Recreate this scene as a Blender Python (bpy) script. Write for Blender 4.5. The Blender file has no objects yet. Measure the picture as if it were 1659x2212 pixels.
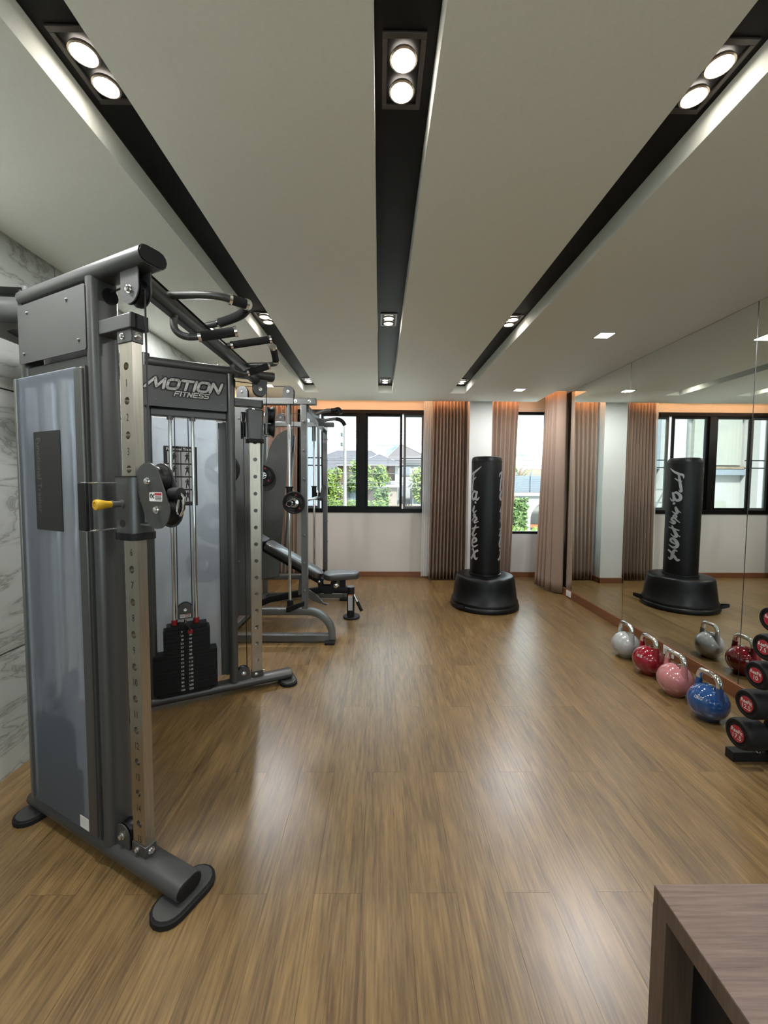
import bpy, bmesh, math, random
from mathutils import Vector, Matrix
random.seed(7)
PI = math.pi
S = bpy.context.scene
COL = S.collection

# ------------------------------------------------------------------ camera
FPX, CY, EYE = 880.0, 1094.7, 1.35
yaw, pitch, roll = 0.0119, math.atan(FPX / 15900.0), 0.006
F = Vector((math.sin(yaw) * math.cos(pitch), math.cos(yaw) * math.cos(pitch), -math.sin(pitch)))
R0 = Vector((math.cos(yaw), -math.sin(yaw), 0))
U0 = R0.cross(F)
R = R0 * math.cos(roll) + U0 * math.sin(roll)
U = R.cross(F)
cam = bpy.data.cameras.new('camera')
cam.sensor_fit = 'VERTICAL'
cam.sensor_height = 36.0
cam.lens = FPX / 2212.0 * 36.0
cam.shift_y = (CY - 1106.0) / 2212.0
cam.clip_start = 0.02
cam.clip_end = 400
camo = bpy.data.objects.new('camera', cam)
COL.objects.link(camo)
M = Matrix((R, U, -F)).transposed().to_4x4()
M.translation = Vector((0, 0, EYE))
camo.matrix_world = M
S.camera = camo

# ------------------------------------------------------------------ view, world, sun
S.view_settings.view_transform = 'Standard'
S.view_settings.look = 'None'
S.view_settings.gamma = 1.0
S.view_settings.use_curve_mapping = False
S.view_settings.exposure = 1.8
S.cycles.use_denoising = True
S.cycles.max_bounces = 10
S.cycles.diffuse_bounces = 5
S.cycles.glossy_bounces = 5
S.cycles.transmission_bounces = 8
S.cycles.transparent_max_bounces = 16
S.cycles.sample_clamp_indirect = 6.0
S.cycles.caustics_reflective = False
S.cycles.caustics_refractive = False
SKY_STRENGTH = 1.6
SPOT_W = 4.5
SQUARE_W = 7.0
COVE_E = 13.0
w = bpy.data.worlds.new('sky')
S.world = w
w.use_nodes = True
nt = w.node_tree
bg = nt.nodes['Background']
tc = nt.nodes.new('ShaderNodeTexCoord')
mp = nt.nodes.new('ShaderNodeMapping')
mp.inputs['Scale'].default_value = (2.2, 2.2, 7.0)
nz = nt.nodes.new('ShaderNodeTexNoise')
nz.inputs['Scale'].default_value = 2.6
nz.inputs['Detail'].default_value = 6
nz.inputs['Distortion'].default_value = 0.4
rp = nt.nodes.new('ShaderNodeValToRGB')
rp.color_ramp.elements[0].position = 0.34
rp.color_ramp.elements[0].color = (0.10, 0.17, 0.22, 1)
rp.color_ramp.elements[1].position = 0.58
rp.color_ramp.elements[1].color = (0.86, 0.96, 1.0, 1)
nt.links.new(tc.outputs['Generated'], mp.inputs['Vector'])
nt.links.new(mp.outputs['Vector'], nz.inputs['Vector'])
nt.links.new(nz.outputs['Fac'], rp.inputs['Fac'])
nt.links.new(rp.outputs['Color'], bg.inputs['Color'])
bg.inputs['Strength'].default_value = SKY_STRENGTH
sun = bpy.data.lights.new('sun', 'SUN')
sun.energy = 5.0
sun.angle = math.radians(6)
sun.color = (1.0, 0.97, 0.92)
suno = bpy.data.objects.new('sun', sun)
COL.objects.link(suno)
suno.rotation_euler = (math.radians(32), math.radians(34), 0)   # high, from the right and behind; the added eaves keep it out of the room

# ------------------------------------------------------------------ materials
def nodes(name):
    m = bpy.data.materials.new(name)
    m.use_nodes = True
    t = m.node_tree
    return m, t, t.nodes['Principled BSDF']

def mat(name, col, rough=0.5, metal=0.0, var=0.0, scale=20.0, bump=0.0, coat=0.0, stretch=(1, 1, 1), spec=0.5):
    m, t, b = nodes(name)
    b.inputs['Base Color'].default_value = (*col, 1)
    b.inputs['Roughness'].default_value = rough
    b.inputs['Metallic'].default_value = metal
    b.inputs['Coat Weight'].default_value = coat
    b.inputs['Specular IOR Level'].default_value = spec
    c = t.nodes.new('ShaderNodeTexCoord')
    mpn = t.nodes.new('ShaderNodeMapping')
    mpn.inputs['Scale'].default_value = stretch
    n = t.nodes.new('ShaderNodeTexNoise')
    n.inputs['Scale'].default_value = scale
    n.inputs['Detail'].default_value = 4
    t.links.new(c.outputs['Object'], mpn.inputs['Vector'])
    t.links.new(mpn.outputs['Vector'], n.inputs['Vector'])
    if var > 0:
        r = t.nodes.new('ShaderNodeValToRGB')
        r.color_ramp.elements[0].position = 0.3
        r.color_ramp.elements[1].position = 0.7
        r.color_ramp.elements[0].color = (*[max(0, x * (1 - var)) for x in col], 1)
        r.color_ramp.elements[1].color = (*[min(1, x * (1 + var)) for x in col], 1)
        t.links.new(n.outputs['Fac'], r.inputs['Fac'])
        t.links.new(r.outputs['Color'], b.inputs['Base Color'])
    if bump > 0:
        bn = t.nodes.new('ShaderNodeBump')
        bn.inputs['Strength'].default_value = bump
        bn.inputs['Distance'].default_value = 0.002
        t.links.new(n.outputs['Fac'], bn.inputs['Height'])
        t.links.new(bn.outputs['Normal'], b.inputs['Normal'])
    return m

def emit(name, col, strength):
    m, t, b = nodes(name)
    b.inputs['Base Color'].default_value = (*col, 1)
    b.inputs['Emission Color'].default_value = (*col, 1)
    b.inputs['Emission Strength'].default_value = strength
    return m

def wood(name, c0, c1, axis, rough=0.4, grain=26.0, bump=0.0, use_random=True, long=1.6, spec=0.5):
    """grain running along `axis` (0,1,2)"""
    m, t, b = nodes(name)
    c = t.nodes.new('ShaderNodeNewGeometry')
    oi = t.nodes.new('ShaderNodeObjectInfo')
    add = t.nodes.new('ShaderNodeVectorMath'); add.operation = 'MULTIPLY_ADD'
    comb = t.nodes.new('ShaderNodeCombineXYZ')
    for i in range(3):
        t.links.new(oi.outputs['Random'], comb.inputs[i])
    t.links.new(comb.outputs[0], add.inputs[0])
    add.inputs[1].default_value = (13.7, 31.1, 7.9) if use_random else (0, 0, 0)
    t.links.new(c.outputs['Position'], add.inputs[2])
    mpn = t.nodes.new('ShaderNodeMapping')
    sc = [grain] * 3; sc[axis] = long
    mpn.inputs['Scale'].default_value = sc
    t.links.new(add.outputs[0], mpn.inputs['Vector'])
    n1 = t.nodes.new('ShaderNodeTexNoise')
    n1.inputs['Scale'].default_value = 1.0; n1.inputs['Detail'].default_value = 8; n1.inputs['Roughness'].default_value = 0.62
    n1.inputs['Distortion'].default_value = 0.9
    t.links.new(mpn.outputs[0], n1.inputs['Vector'])
    mp2 = t.nodes.new('ShaderNodeMapping')
    sc2 = [grain * 9] * 3; sc2[axis] = long * 4.5
    mp2.inputs['Scale'].default_value = sc2
    t.links.new(add.outputs[0], mp2.inputs['Vector'])
    n2 = t.nodes.new('ShaderNodeTexNoise')
    n2.inputs['Scale'].default_value = 1.0; n2.inputs['Detail'].default_value = 5; n2.inputs['Roughness'].default_value = 0.6
    t.links.new(mp2.outputs[0], n2.inputs['Vector'])
    mixf = t.nodes.new('ShaderNodeMath'); mixf.operation = 'MULTIPLY_ADD'
    t.links.new(n2.outputs['Fac'], mixf.inputs[0]); mixf.inputs[1].default_value = 0.55
    sub = t.nodes.new('ShaderNodeMath'); sub.operation = 'MULTIPLY'
    t.links.new(n1.outputs['Fac'], sub.inputs[0]); sub.inputs[1].default_value = 0.45
    t.links.new(sub.outputs[0], mixf.inputs[2])
    r = t.nodes.new('ShaderNodeValToRGB')
    r.color_ramp.elements[0].position = 0.36; r.color_ramp.elements[0].color = (*c0, 1)
    r.color_ramp.elements[1].position = 0.64; r.color_ramp.elements[1].color = (*c1, 1)
    t.links.new(mixf.outputs[0], r.inputs['Fac'])
    hv = t.nodes.new('ShaderNodeHueSaturation')
    mr = t.nodes.new('ShaderNodeMapRange')
    mr.inputs['To Min'].default_value = 0.95 if use_random else 1.0
    mr.inputs['To Max'].default_value = 1.05 if use_random else 1.0
    t.links.new(oi.outputs['Random'], mr.inputs['Value'])
    t.links.new(mr.outputs[0], hv.inputs['Value'])
    t.links.new(r.outputs['Color'], hv.inputs['Color'])
    t.links.new(hv.outputs['Color'], b.inputs['Base Color'])
    b.inputs['Roughness'].default_value = rough
    b.inputs['Specular IOR Level'].default_value = spec
    if bump > 0:
        bn = t.nodes.new('ShaderNodeBump')
        bn.inputs['Strength'].default_value = bump
        bn.inputs['Distance'].default_value = 0.0012
        t.links.new(mixf.outputs[0], bn.inputs['Height'])
        t.links.new(bn.outputs['Normal'], b.inputs['Normal'])
    return m

def marble(name):
    m, t, b = nodes(name)
    c = t.nodes.new('ShaderNodeNewGeometry')
    oi = t.nodes.new('ShaderNodeObjectInfo')
    comb = t.nodes.new('ShaderNodeCombineXYZ')
    for i in range(3):
        t.links.new(oi.outputs['Random'], comb.inputs[i])
    add = t.nodes.new('ShaderNodeVectorMath'); add.operation = 'MULTIPLY_ADD'
    t.links.new(comb.outputs[0], add.inputs[0]); add.inputs[1].default_value = (5, 9, 7)
    t.links.new(c.outputs['Position'], add.inputs[2])
    mpn = t.nodes.new('ShaderNodeMapping')
    mpn.inputs['Rotation'].default_value = (math.radians(40), 0, 0)
    mpn.inputs['Scale'].default_value = (1, 0.9, 3.2)
    t.links.new(add.outputs[0], mpn.inputs['Vector'])
    n = t.nodes.new('ShaderNodeTexNoise')
    n.inputs['Scale'].default_value = 1.7; n.inputs['Detail'].default_value = 8; n.inputs['Distortion'].default_value = 1.3
    n.inputs['Roughness'].default_value = 0.58
    t.links.new(mpn.outputs[0], n.inputs['Vector'])
    ab = t.nodes.new('ShaderNodeMath'); ab.operation = 'SUBTRACT'; ab.inputs[1].default_value = 0.5
    t.links.new(n.outputs['Fac'], ab.inputs[0])
    a2 = t.nodes.new('ShaderNodeMath'); a2.operation = 'ABSOLUTE'
    t.links.new(ab.outputs[0], a2.inputs[0])
    r = t.nodes.new('ShaderNodeValToRGB')
    r.color_ramp.elements[0].position = 0.0; r.color_ramp.elements[0].color = (0.20, 0.21, 0.185, 1)
    r.color_ramp.elements[1].position = 0.075; r.color_ramp.elements[1].color = (0.37, 0.385, 0.35, 1)
    e = r.color_ramp.elements.new(0.018); e.color = (0.32, 0.335, 0.30, 1)
    t.links.new(a2.outputs[0], r.inputs['Fac'])
    t.links.new(r.outputs['Color'], b.inputs['Base Color'])
    b.inputs['Roughness'].default_value = 0.22
    return m

def frosted(name):
    m = bpy.data.materials.new(name); m.use_nodes = True
    t = m.node_tree; t.nodes.clear()
    o = t.nodes.new('ShaderNodeOutputMaterial')
    refr = t.nodes.new('ShaderNodeBsdfRefraction'); refr.inputs['Roughness'].default_value = 0.17; refr.inputs['IOR'].default_value = 1.15
    refr.inputs['Color'].default_value = (0.90, 0.93, 0.96, 1)
    tr = t.nodes.new('ShaderNodeBsdfTranslucent'); tr.inputs['Color'].default_value = (0.80, 0.85, 0.90, 1)
    df = t.nodes.new('ShaderNodeBsdfDiffuse'); df.inputs['Color'].default_value = (0.50, 0.57, 0.66, 1)
    gl = t.nodes.new('ShaderNodeBsdfGlossy'); gl.inputs['Roughness'].default_value = 0.22
    nz = t.nodes.new('ShaderNodeTexNoise'); nz.inputs['Scale'].default_value = 900
    bn = t.nodes.new('ShaderNodeBump'); bn.inputs['Strength'].default_value = 0.15; bn.inputs['Distance'].default_value = 0.0005
    t.links.new(nz.outputs['Fac'], bn.inputs['Height'])
    t.links.new(bn.outputs['Normal'], gl.inputs['Normal'])
    m1 = t.nodes.new('ShaderNodeMixShader'); m1.inputs[0].default_value = 0.34
    m2 = t.nodes.new('ShaderNodeMixShader'); m2.inputs[0].default_value = 0.10
    m3 = t.nodes.new('ShaderNodeMixShader'); m3.inputs[0].default_value = 0.05
    t.links.new(refr.outputs[0], m1.inputs[1]); t.links.new(tr.outputs[0], m1.inputs[2])
    t.links.new(m1.outputs[0], m2.inputs[1]); t.links.new(df.outputs[0], m2.inputs[2])
    t.links.new(m2.outputs[0], m3.inputs[1]); t.links.new(gl.outputs[0], m3.inputs[2])
    t.links.new(m3.outputs[0], o.inputs['Surface'])
    return m

def window_glass(name):
    m = bpy.data.materials.new(name); m.use_nodes = True
    t = m.node_tree; t.nodes.clear()
    o = t.nodes.new('ShaderNodeOutputMaterial')
    tr = t.nodes.new('ShaderNodeBsdfTransparent'); tr.inputs['Color'].default_value = (0.95, 0.98, 0.98, 1)
    gl = t.nodes.new('ShaderNodeBsdfGlossy'); gl.inputs['Roughness'].default_value = 0.0
    fr = t.nodes.new('ShaderNodeFresnel'); fr.inputs['IOR'].default_value = 1.35
    mx = t.nodes.new('ShaderNodeMixShader')
    t.links.new(fr.outputs[0], mx.inputs[0]); t.links.new(tr.outputs[0], mx.inputs[1]); t.links.new(gl.outputs[0], mx.inputs[2])
    t.links.new(mx.outputs[0], o.inputs['Surface'])
    return m

def sheer_cloth(name):
    m = bpy.data.materials.new(name); m.use_nodes = True
    t = m.node_tree; t.nodes.clear()
    o = t.nodes.new('ShaderNodeOutputMaterial')
    tr = t.nodes.new('ShaderNodeBsdfTransparent')
    tl = t.nodes.new('ShaderNodeBsdfTranslucent'); tl.inputs['Color'].default_value = (0.96, 0.98, 0.98, 1)
    df = t.nodes.new('ShaderNodeBsdfDiffuse'); df.inputs['Color'].default_value = (0.95, 0.97, 0.97, 1)
    a = t.nodes.new('ShaderNodeMixShader'); a.inputs[0].default_value = 0.5
    b = t.nodes.new('ShaderNodeMixShader'); b.inputs[0].default_value = 0.72
    t.links.new(tl.outputs[0], a.inputs[1]); t.links.new(df.outputs[0], a.inputs[2])
    t.links.new(tr.outputs[0], b.inputs[1]); t.links.new(a.outputs[0], b.inputs[2])
    t.links.new(b.outputs[0], o.inputs['Surface'])
    return m

def drape_cloth(name):
    m, t, b = nodes(name)
    b.inputs['Base Color'].default_value = (0.30, 0.212, 0.158, 1)
    b.inputs['Roughness'].default_value = 0.85
    wv = t.nodes.new('ShaderNodeTexNoise'); wv.inputs['Scale'].default_value = 500
    c = t.nodes.new('ShaderNodeTexCoord'); t.links.new(c.outputs['Object'], wv.inputs['Vector'])
    bn = t.nodes.new('ShaderNodeBump'); bn.inputs['Strength'].default_value = 0.12; bn.inputs['Distance'].default_value = 0.001
    t.links.new(wv.outputs['Fac'], bn.inputs['Height']); t.links.new(bn.outputs['Normal'], b.inputs['Normal'])
    tl = t.nodes.new('ShaderNodeBsdfTranslucent'); tl.inputs['Color'].default_value = (0.42, 0.29, 0.22, 1)
    mx = t.nodes.new('ShaderNodeMixShader'); mx.inputs[0].default_value = 0.22
    t.links.new(b.outputs[0], mx.inputs[1]); t.links.new(tl.outputs[0], mx.inputs[2])
    t.links.new(mx.outputs[0], t.nodes['Material Output'].inputs['Surface'])
    return m

def leaf_mat(name, col):
    m = mat(name, col, 0.5, var=0.45, scale=2.5)
    m.node_tree.nodes['Principled BSDF'].inputs['Subsurface Weight'].default_value = 0.0
    return m

def roof_mat(name, col, period):
    m, t, b = nodes(name)
    c = t.nodes.new('ShaderNodeNewGeometry')
    wv = t.nodes.new('ShaderNodeTexWave'); wv.wave_type = 'BANDS'; wv.bands_direction = 'Z'
    wv.inputs['Scale'].default_value = period; wv.inputs['Distortion'].default_value = 0.15
    t.links.new(c.outputs['Position'], wv.inputs['Vector'])
    r = t.nodes.new('ShaderNodeValToRGB')
    r.color_ramp.elements[0].position = 0.1; r.color_ramp.elements[0].color = (*[x * 0.72 for x in col], 1)
    r.color_ramp.elements[1].position = 0.4; r.color_ramp.elements[1].color = (*col, 1)
    t.links.new(wv.outputs['Fac'], r.inputs['Fac'])
    t.links.new(r.outputs['Color'], b.inputs['Base Color'])
    b.inputs['Roughness'].default_value = 0.7
    return m

MT = dict(
    paint=mat('white_paint', (0.529, 0.529, 0.5002), 0.75, var=0.02, scale=60, bump=0.06),
    wallpaint=mat('wall_paint', (0.488, 0.4758, 0.4392), 0.8, var=0.02, scale=80, bump=0.05),
    ceil=mat('ceiling_paint', (0.90, 0.93, 0.875), 0.72, var=0.015, scale=90, bump=0.05),
    darkwall=mat('rear_wall_paint', (0.814, 0.792, 0.748), 0.8, var=0.03),
    black_recess=mat('black_recess_paint', (0.0034, 0.0036, 0.0036), 0.55, var=0.2, scale=14, spec=0.2),
    plank=wood('oak_vinyl_plank', (0.066, 0.038, 0.0135), (0.212, 0.133, 0.050), 1, 0.32, 17.0, 0.35, long=1.6, spec=0.8),
    sub=mat('floor_joint', (0.11, 0.068, 0.030), 0.7, var=0.1),
    skirt=wood('brown_skirting_wood', (0.12, 0.045, 0.018), (0.19, 0.075, 0.03), 0, 0.4, 30, use_random=False),
    skirt_y=wood('brown_skirting_wood_long', (0.12, 0.045, 0.018), (0.19, 0.075, 0.03), 1, 0.4, 30, use_random=False),
    slat=wood('light_slat_wood', (0.42, 0.28, 0.13), (0.58, 0.42, 0.22), 2, 0.5, 40),
    slatback=mat('slat_backing', (0.05, 0.035, 0.025), 0.8, var=0.1),
    walnut=wood('walnut_laminate', (0.070, 0.044, 0.031), (0.150, 0.102, 0.078), 0, 0.48, 30.0, 0.1, use_random=False, long=2.4, spec=0.25),
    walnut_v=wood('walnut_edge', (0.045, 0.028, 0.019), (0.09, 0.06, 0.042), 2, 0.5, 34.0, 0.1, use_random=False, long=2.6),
    marble=marble('grey_marble'),
    inlay=mat('bronze_joint', (0.09, 0.06, 0.04), 0.4, 0.6, var=0.1),
    steel=mat('grey_powder_coat', (0.0736, 0.0747, 0.0717), 0.36, 0.5, var=0.05, scale=220, bump=0.03),
    steel2=mat('satin_silver_coat', (0.1337, 0.1373, 0.1302), 0.33, 0.5, var=0.04, scale=200, bump=0.03),
    sheetgrey=mat('grey_cover_sheet', (0.0845, 0.088, 0.0845), 0.5, 0.1, var=0.03, scale=40),
    rail=mat('brushed_stainless', (0.44, 0.41, 0.35), 0.3, 1.0, var=0.12, scale=60, stretch=(6, 6, 0.15)),
    chrome=mat('chrome', (0.78, 0.78, 0.77), 0.09, 1.0, var=0.02),
    black=mat('black_plastic', (0.0049, 0.0049, 0.0052), 0.42, var=0.2, spec=0.25),
    rubber=mat('black_rubber', (0.006, 0.006, 0.006), 0.62, var=0.25, scale=70, bump=0.12, spec=0.25),
    iron=mat('black_weight_iron', (0.0063, 0.0066, 0.0073), 0.5, var=0.2, scale=50, bump=0.06, spec=0.25),
    cable=mat('black_cable', (0.0072, 0.0072, 0.0096), 0.4, var=0.1),
    foam=mat('black_foam_grip', (0.0072, 0.0072, 0.0072), 0.9, var=0.3, scale=300, bump=0.2),
    vinyl=mat('black_vinyl_pad', (0.0108, 0.0114, 0.0126), 0.42, var=0.15, scale=160, bump=0.03, spec=1.0, coat=0.35),
    bag=mat('black_bag_leather', (0.0025, 0.0025, 0.0027), 0.40, var=0.2, scale=120, bump=0.1, spec=0.25),
    bagbase=mat('black_bag_base', (0.0025, 0.0025, 0.0027), 0.36, var=0.2, scale=60, bump=0.05, spec=0.25),
    print=mat('light_grey_print', (0.4, 0.408, 0.416), 0.6, var=0.04),
    yellow=mat('yellow_grip', (0.496, 0.288, 0.016), 0.45, var=0.08),
    red=mat('red_anodised', (0.30, 0.015, 0.02), 0.3, 0.3, var=0.08),
    redlabel=mat('red_label', (0.315, 0.0165, 0.0263), 0.5, var=0.05),
    whitelabel=mat('white_label', (0.6, 0.6, 0.576), 0.5, var=0.03),
    greylabel=mat('grey_label', (0.40, 0.40, 0.38), 0.5, var=0.03),
    inkgrey=mat('faint_grey_ink', (0.05, 0.052, 0.05), 0.6, var=0.1),
    ink=mat('black_ink', (0.0072, 0.0066, 0.006), 0.6, var=0.1),
    silverink=mat('silver_ink', (0.432, 0.423, 0.396), 0.45, var=0.03),
    frost=frosted('frosted_acrylic'),
    glass=window_glass('window_glass'),
    alu=mat('dark_window_frame', (0.0032, 0.0034, 0.0034), 0.4, 0.2, var=0.1, spec=0.2),
    alugrey=mat('grey_window_frame', (0.10, 0.105, 0.10), 0.4, 0.3, var=0.1),
    mirror=mat('mirror_silvering', (0.88, 0.93, 0.89), 0.0, 1.0),
    mirror_edge=mat('mirror_edge', (0.02, 0.02, 0.02), 0.4, var=0.1),
    drape=drape_cloth('brown_drape'),
    sheer=sheer_cloth('white_sheer'),
    kb_grey=mat('grey_gloss_enamel', (0.3315, 0.3379, 0.3251), 0.07, var=0.02, coat=1.0),
    kb_red=mat('red_gloss_enamel', (0.204, 0.0041, 0.0136), 0.07, var=0.02, coat=1.0),
    kb_pink=mat('pink_gloss_enamel', (0.4208, 0.1658, 0.1658), 0.08, var=0.02, coat=1.0),
    kb_blue=mat('blue_gloss_enamel', (0.0122, 0.0578, 0.1836), 0.07, var=0.02, coat=1.0),
    socket=mat('white_socket', (0.576, 0.56, 0.528), 0.4, var=0.02),
    bulb=emit('lamp_lens', (1.0, 0.91, 0.80), 9.0),
    panel_lamp=emit('square_lamp_diffuser', (0.95, 0.97, 1.0), 5.0),
    led=emit('cove_led', (1.0, 0.50, 0.26), COVE_E),
    bezel=mat('dark_lamp_bezel', (0.055, 0.048, 0.044), 0.4, 0.3, var=0.1),
    bezel_in=mat('lamp_reflector_ring', (0.5, 0.42, 0.34), 0.25, 0.8, var=0.05),
    ext_white=mat('render_white', (0.2063, 0.2092, 0.2063), 0.8, var=0.03, scale=3),
    ext_beige=mat('render_beige', (0.1522, 0.1228, 0.1031), 0.8, var=0.04, scale=3),
    ext_blue=mat('render_blue_grey', (0.1094, 0.1302, 0.1562), 0.8, var=0.03, scale=2),
    ext_cream=mat('render_cream', (0.1668, 0.1722, 0.1561), 0.8, var=0.03, scale=2),
    brick=mat('brown_brick', (0.0921, 0.0486, 0.0333), 0.85, var=0.2, scale=9, stretch=(1, 1, 6)),
    teal=mat('teal_window', (0.11, 0.20, 0.20), 0.15, var=0.2, scale=2),
    darkwin=mat('dark_window', (0.06, 0.085, 0.09), 0.15, var=0.2, scale=2),
    slate=roof_mat('slate_roof_tile', (0.0603, 0.0586, 0.0703), 3.2),
    slate2=roof_mat('mauve_roof_tile', (0.0753, 0.067, 0.072), 3.2),
    ridge=mat('roof_ridge', (0.16, 0.14, 0.16), 0.7, var=0.1),
    tanroof=mat('tan_roof', (0.1313, 0.1003, 0.0716), 0.8, var=0.2, scale=4),
    bluesheet=mat('blue_grey_slat', (0.1094, 0.138, 0.1667), 0.5, var=0.05),
    wooddoor=wood('orange_door_wood', (0.16, 0.06, 0.02), (0.22, 0.095, 0.035), 2, 0.5, 10, use_random=False),
    ac=mat('air_conditioner_white', (0.1964, 0.1964, 0.1904), 0.5, var=0.03),
    concrete=mat('pole_concrete', (0.1618, 0.1591, 0.1534), 0.85, var=0.08, scale=6),
    trunk=mat('bark', (0.16, 0.11, 0.075), 0.9, var=0.3, scale=12),
    leaf=leaf_mat('bright_leaf', (0.0941, 0.1439, 0.0194)),
    leaf2=leaf_mat('mid_leaf', (0.0609, 0.1052, 0.0276)),
    leaf3=leaf_mat('yellow_leaf', (0.1328, 0.166, 0.0387)),
    ground=mat('pale_paving', (0.52, 0.52, 0.49), 0.9, var=0.1, scale=0.6),
)

# ------------------------------------------------------------------ mesh builder
class MB:
    def __init__(s):
        s.v = []; s.f = []
    def add(s, vs, fs):
        o = len(s.v)
        s.v += [tuple(v) for v in vs]
        s.f += [tuple(i + o for i in f) for f in fs]
        return s
    def box(s, x0, x1, y0, y1, z0, z1, T=None):
        vs = [Vector((x, y, z)) for x in (x0, x1) for y in (y0, y1) for z in (z0, z1)]
        if T: vs = [T(*v) for v in vs]
        return s.add(vs, [(0, 1, 3, 2), (4, 6, 7, 5), (0, 4, 5, 1), (2, 3, 7, 6), (0, 2, 6, 4), (1, 5, 7, 3)])
    def prism(s, poly, d0, d1, P):
        """poly [(a,b)] extruded between d0 and d1; P(a,b,d)->xyz"""
        n = len(poly)
        vs = [P(a, b, d0) for a, b in poly] + [P(a, b, d1) for a, b in poly]
        fs = [tuple(range(n - 1, -1, -1)), tuple(range(n, 2 * n))]
        fs += [(i, (i + 1) % n, n + (i + 1) % n, n + i) for i in range(n)]
        return s.add(vs, fs)
    def sweep(s, prof, path, up=(0, 0, 1), closed=False):
        """prof [(side,upward)] swept along path"""
        path = [Vector(p) for p in path]
        up = Vector(up); n = len(prof); rings = []
        for i, p in enumerate(path):
            a = path[i - 1] if i else path[i]
            b = path[i + 1] if i < len(path) - 1 else path[i]
            t = (b - a).normalized()
            side = t.cross(up)
            if side.length < 1e-5: side = t.cross(Vector((1, 0, 0)))
            side.normalize(); uu = side.cross(t)
            rings.append([p + side * q[0] + uu * q[1] for q in prof])
        vs = [v for r in rings for v in r]; fs = []
        for i in range(len(path) - 1):
            for j in range(n):
                k = (j + 1) % n
                fs.append((i * n + j, i * n + k, (i + 1) * n + k, (i + 1) * n + j))
        fs.append(tuple(range(n - 1, -1, -1))); fs.append(tuple((len(path) - 1) * n + j for j in range(n)))
        return s.add(vs, fs)
    def tube(s, path, r, n=10):
        path = [Vector(p) for p in path]
        rr = r if isinstance(r, (list, tuple)) else [r] * len(path)
        t0 = (path[1] - path[0]).normalized()
        ref = Vector((0, 0, 1)) if abs(t0.z) < 0.9 else Vector((1, 0, 0))
        side = t0.cross(ref).normalized(); vs = []; fs = []
        for i, p in enumerate(path):
            a = path[max(0, i - 1)]; b = path[min(len(path) - 1, i + 1)]
            t = (b - a).normalized()
            side = (side - t * side.dot(t)).normalized(); u2 = t.cross(side)
            vs += [p + (side * math.cos(2 * PI * j / n) + u2 * math.sin(2 * PI * j / n)) * rr[i] for j in range(n)]
        for i in range(len(path) - 1):
            for j in range(n):
                k = (j + 1) % n
                fs.append((i * n + j, i * n + k, (i + 1) * n + k, (i + 1) * n + j))
        fs.append(tuple(range(n - 1, -1, -1))); fs.append(tuple((len(path) - 1) * n + j for j in range(n)))
        return s.add(vs, fs)
    def lathe(s, prof, n=24, T=None, cap=True):
        """prof [(r,h)]; T(x,y,h)"""
        T = T or (lambda x, y, h: Vector((x, y, h)))
        vs = []; fs = []
        for r, h in prof:
            vs += [T(r * math.cos(2 * PI * j / n), r * math.sin(2 * PI * j / n), h) for j in range(n)]
        for i in range(len(prof) - 1):
            for j in range(n):
                k = (j + 1) % n
                fs.append((i * n + j, i * n + k, (i + 1) * n + k, (i + 1) * n + j))
        if cap:
            fs.append(tuple(range(n - 1, -1, -1))); fs.append(tuple((len(prof) - 1) * n + j for j in range(n)))
        return s.add(vs, fs)
    def mesh(s, name, m, smooth=True):
        me = bpy.data.meshes.new(name)
        me.from_pydata([tuple(v) for v in s.v], [], s.f)
        bm = bmesh.new(); bm.from_mesh(me)
        bmesh.ops.recalc_face_normals(bm, faces=bm.faces)
        bm.to_mesh(me); bm.free()
        me.materials.append(m)
        if smooth:
            me.polygons.foreach_set('use_smooth', [True] * len(me.polygons))
            me.set_sharp_from_angle(angle=math.radians(38))
        me.update()
        return me

def link(name, me, parent=None, loc=None):
    o = bpy.data.objects.new(name, me)
    COL.objects.link(o)
    if parent is not None: o.parent = parent
    if loc: o.location = loc
    return o

def part(name, mb, m, parent=None, bevel=0.0, smooth=True, label=None, kind=None, loc=None):
    o = link(name, mb.mesh(name, m, smooth), parent, loc)
    if bevel:
        b = o.modifiers.new('bevel', 'BEVEL'); b.width = bevel; b.segments = 2; b.limit_method = 'ANGLE'; b.angle_limit = math.radians(40)
    if label: o['label'] = label
    if kind: o['kind'] = kind
    return o

def structure(name, mb, m, bevel=0.0, parent=None):
    o = part(name, mb, m, parent, bevel)
    if parent is None: o['kind'] = 'structure'
    return o

def thing(name, label, cat, loc=(0, 0, 0), rz=0.0, group=None):
    o = bpy.data.objects.new(name, None)
    o.empty_display_size = 0.1
    COL.objects.link(o)
    o.location = loc; o.rotation_euler = (0, 0, rz)
    o['label'] = label; o['category'] = cat
    if group: o['group'] = group
    return o

def dup(root, loc, label=None, rz=None):
    r = root.copy(); COL.objects.link(r); r.location = loc
    if rz is not None: r.rotation_euler = (0, 0, rz)
    if label: r['label'] = label
    for ch in list(root.children):
        c = ch.copy(); COL.objects.link(c); c.parent = r
        for g in list(ch.children):
            d = g.copy(); COL.objects.link(d); d.parent = c
    return r

def stadium(wd, ht, n=6):
    """long axis along first coordinate"""
    r = ht / 2; a = wd / 2 - r; pts = []
    for i in range(n + 1):
        t = -PI / 2 + PI * i / n
        pts.append((a + r * math.cos(t), r * math.sin(t)))
    for i in range(n + 1):
        t = PI / 2 + PI * i / n
        pts.append((-a + r * math.cos(t), r * math.sin(t)))
    return pts

def circ(r, n=16, cx=0, cy=0):
    return [(cx + r * math.cos(2 * PI * i / n), cy + r * math.sin(2 * PI * i / n)) for i in range(n)]

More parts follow.
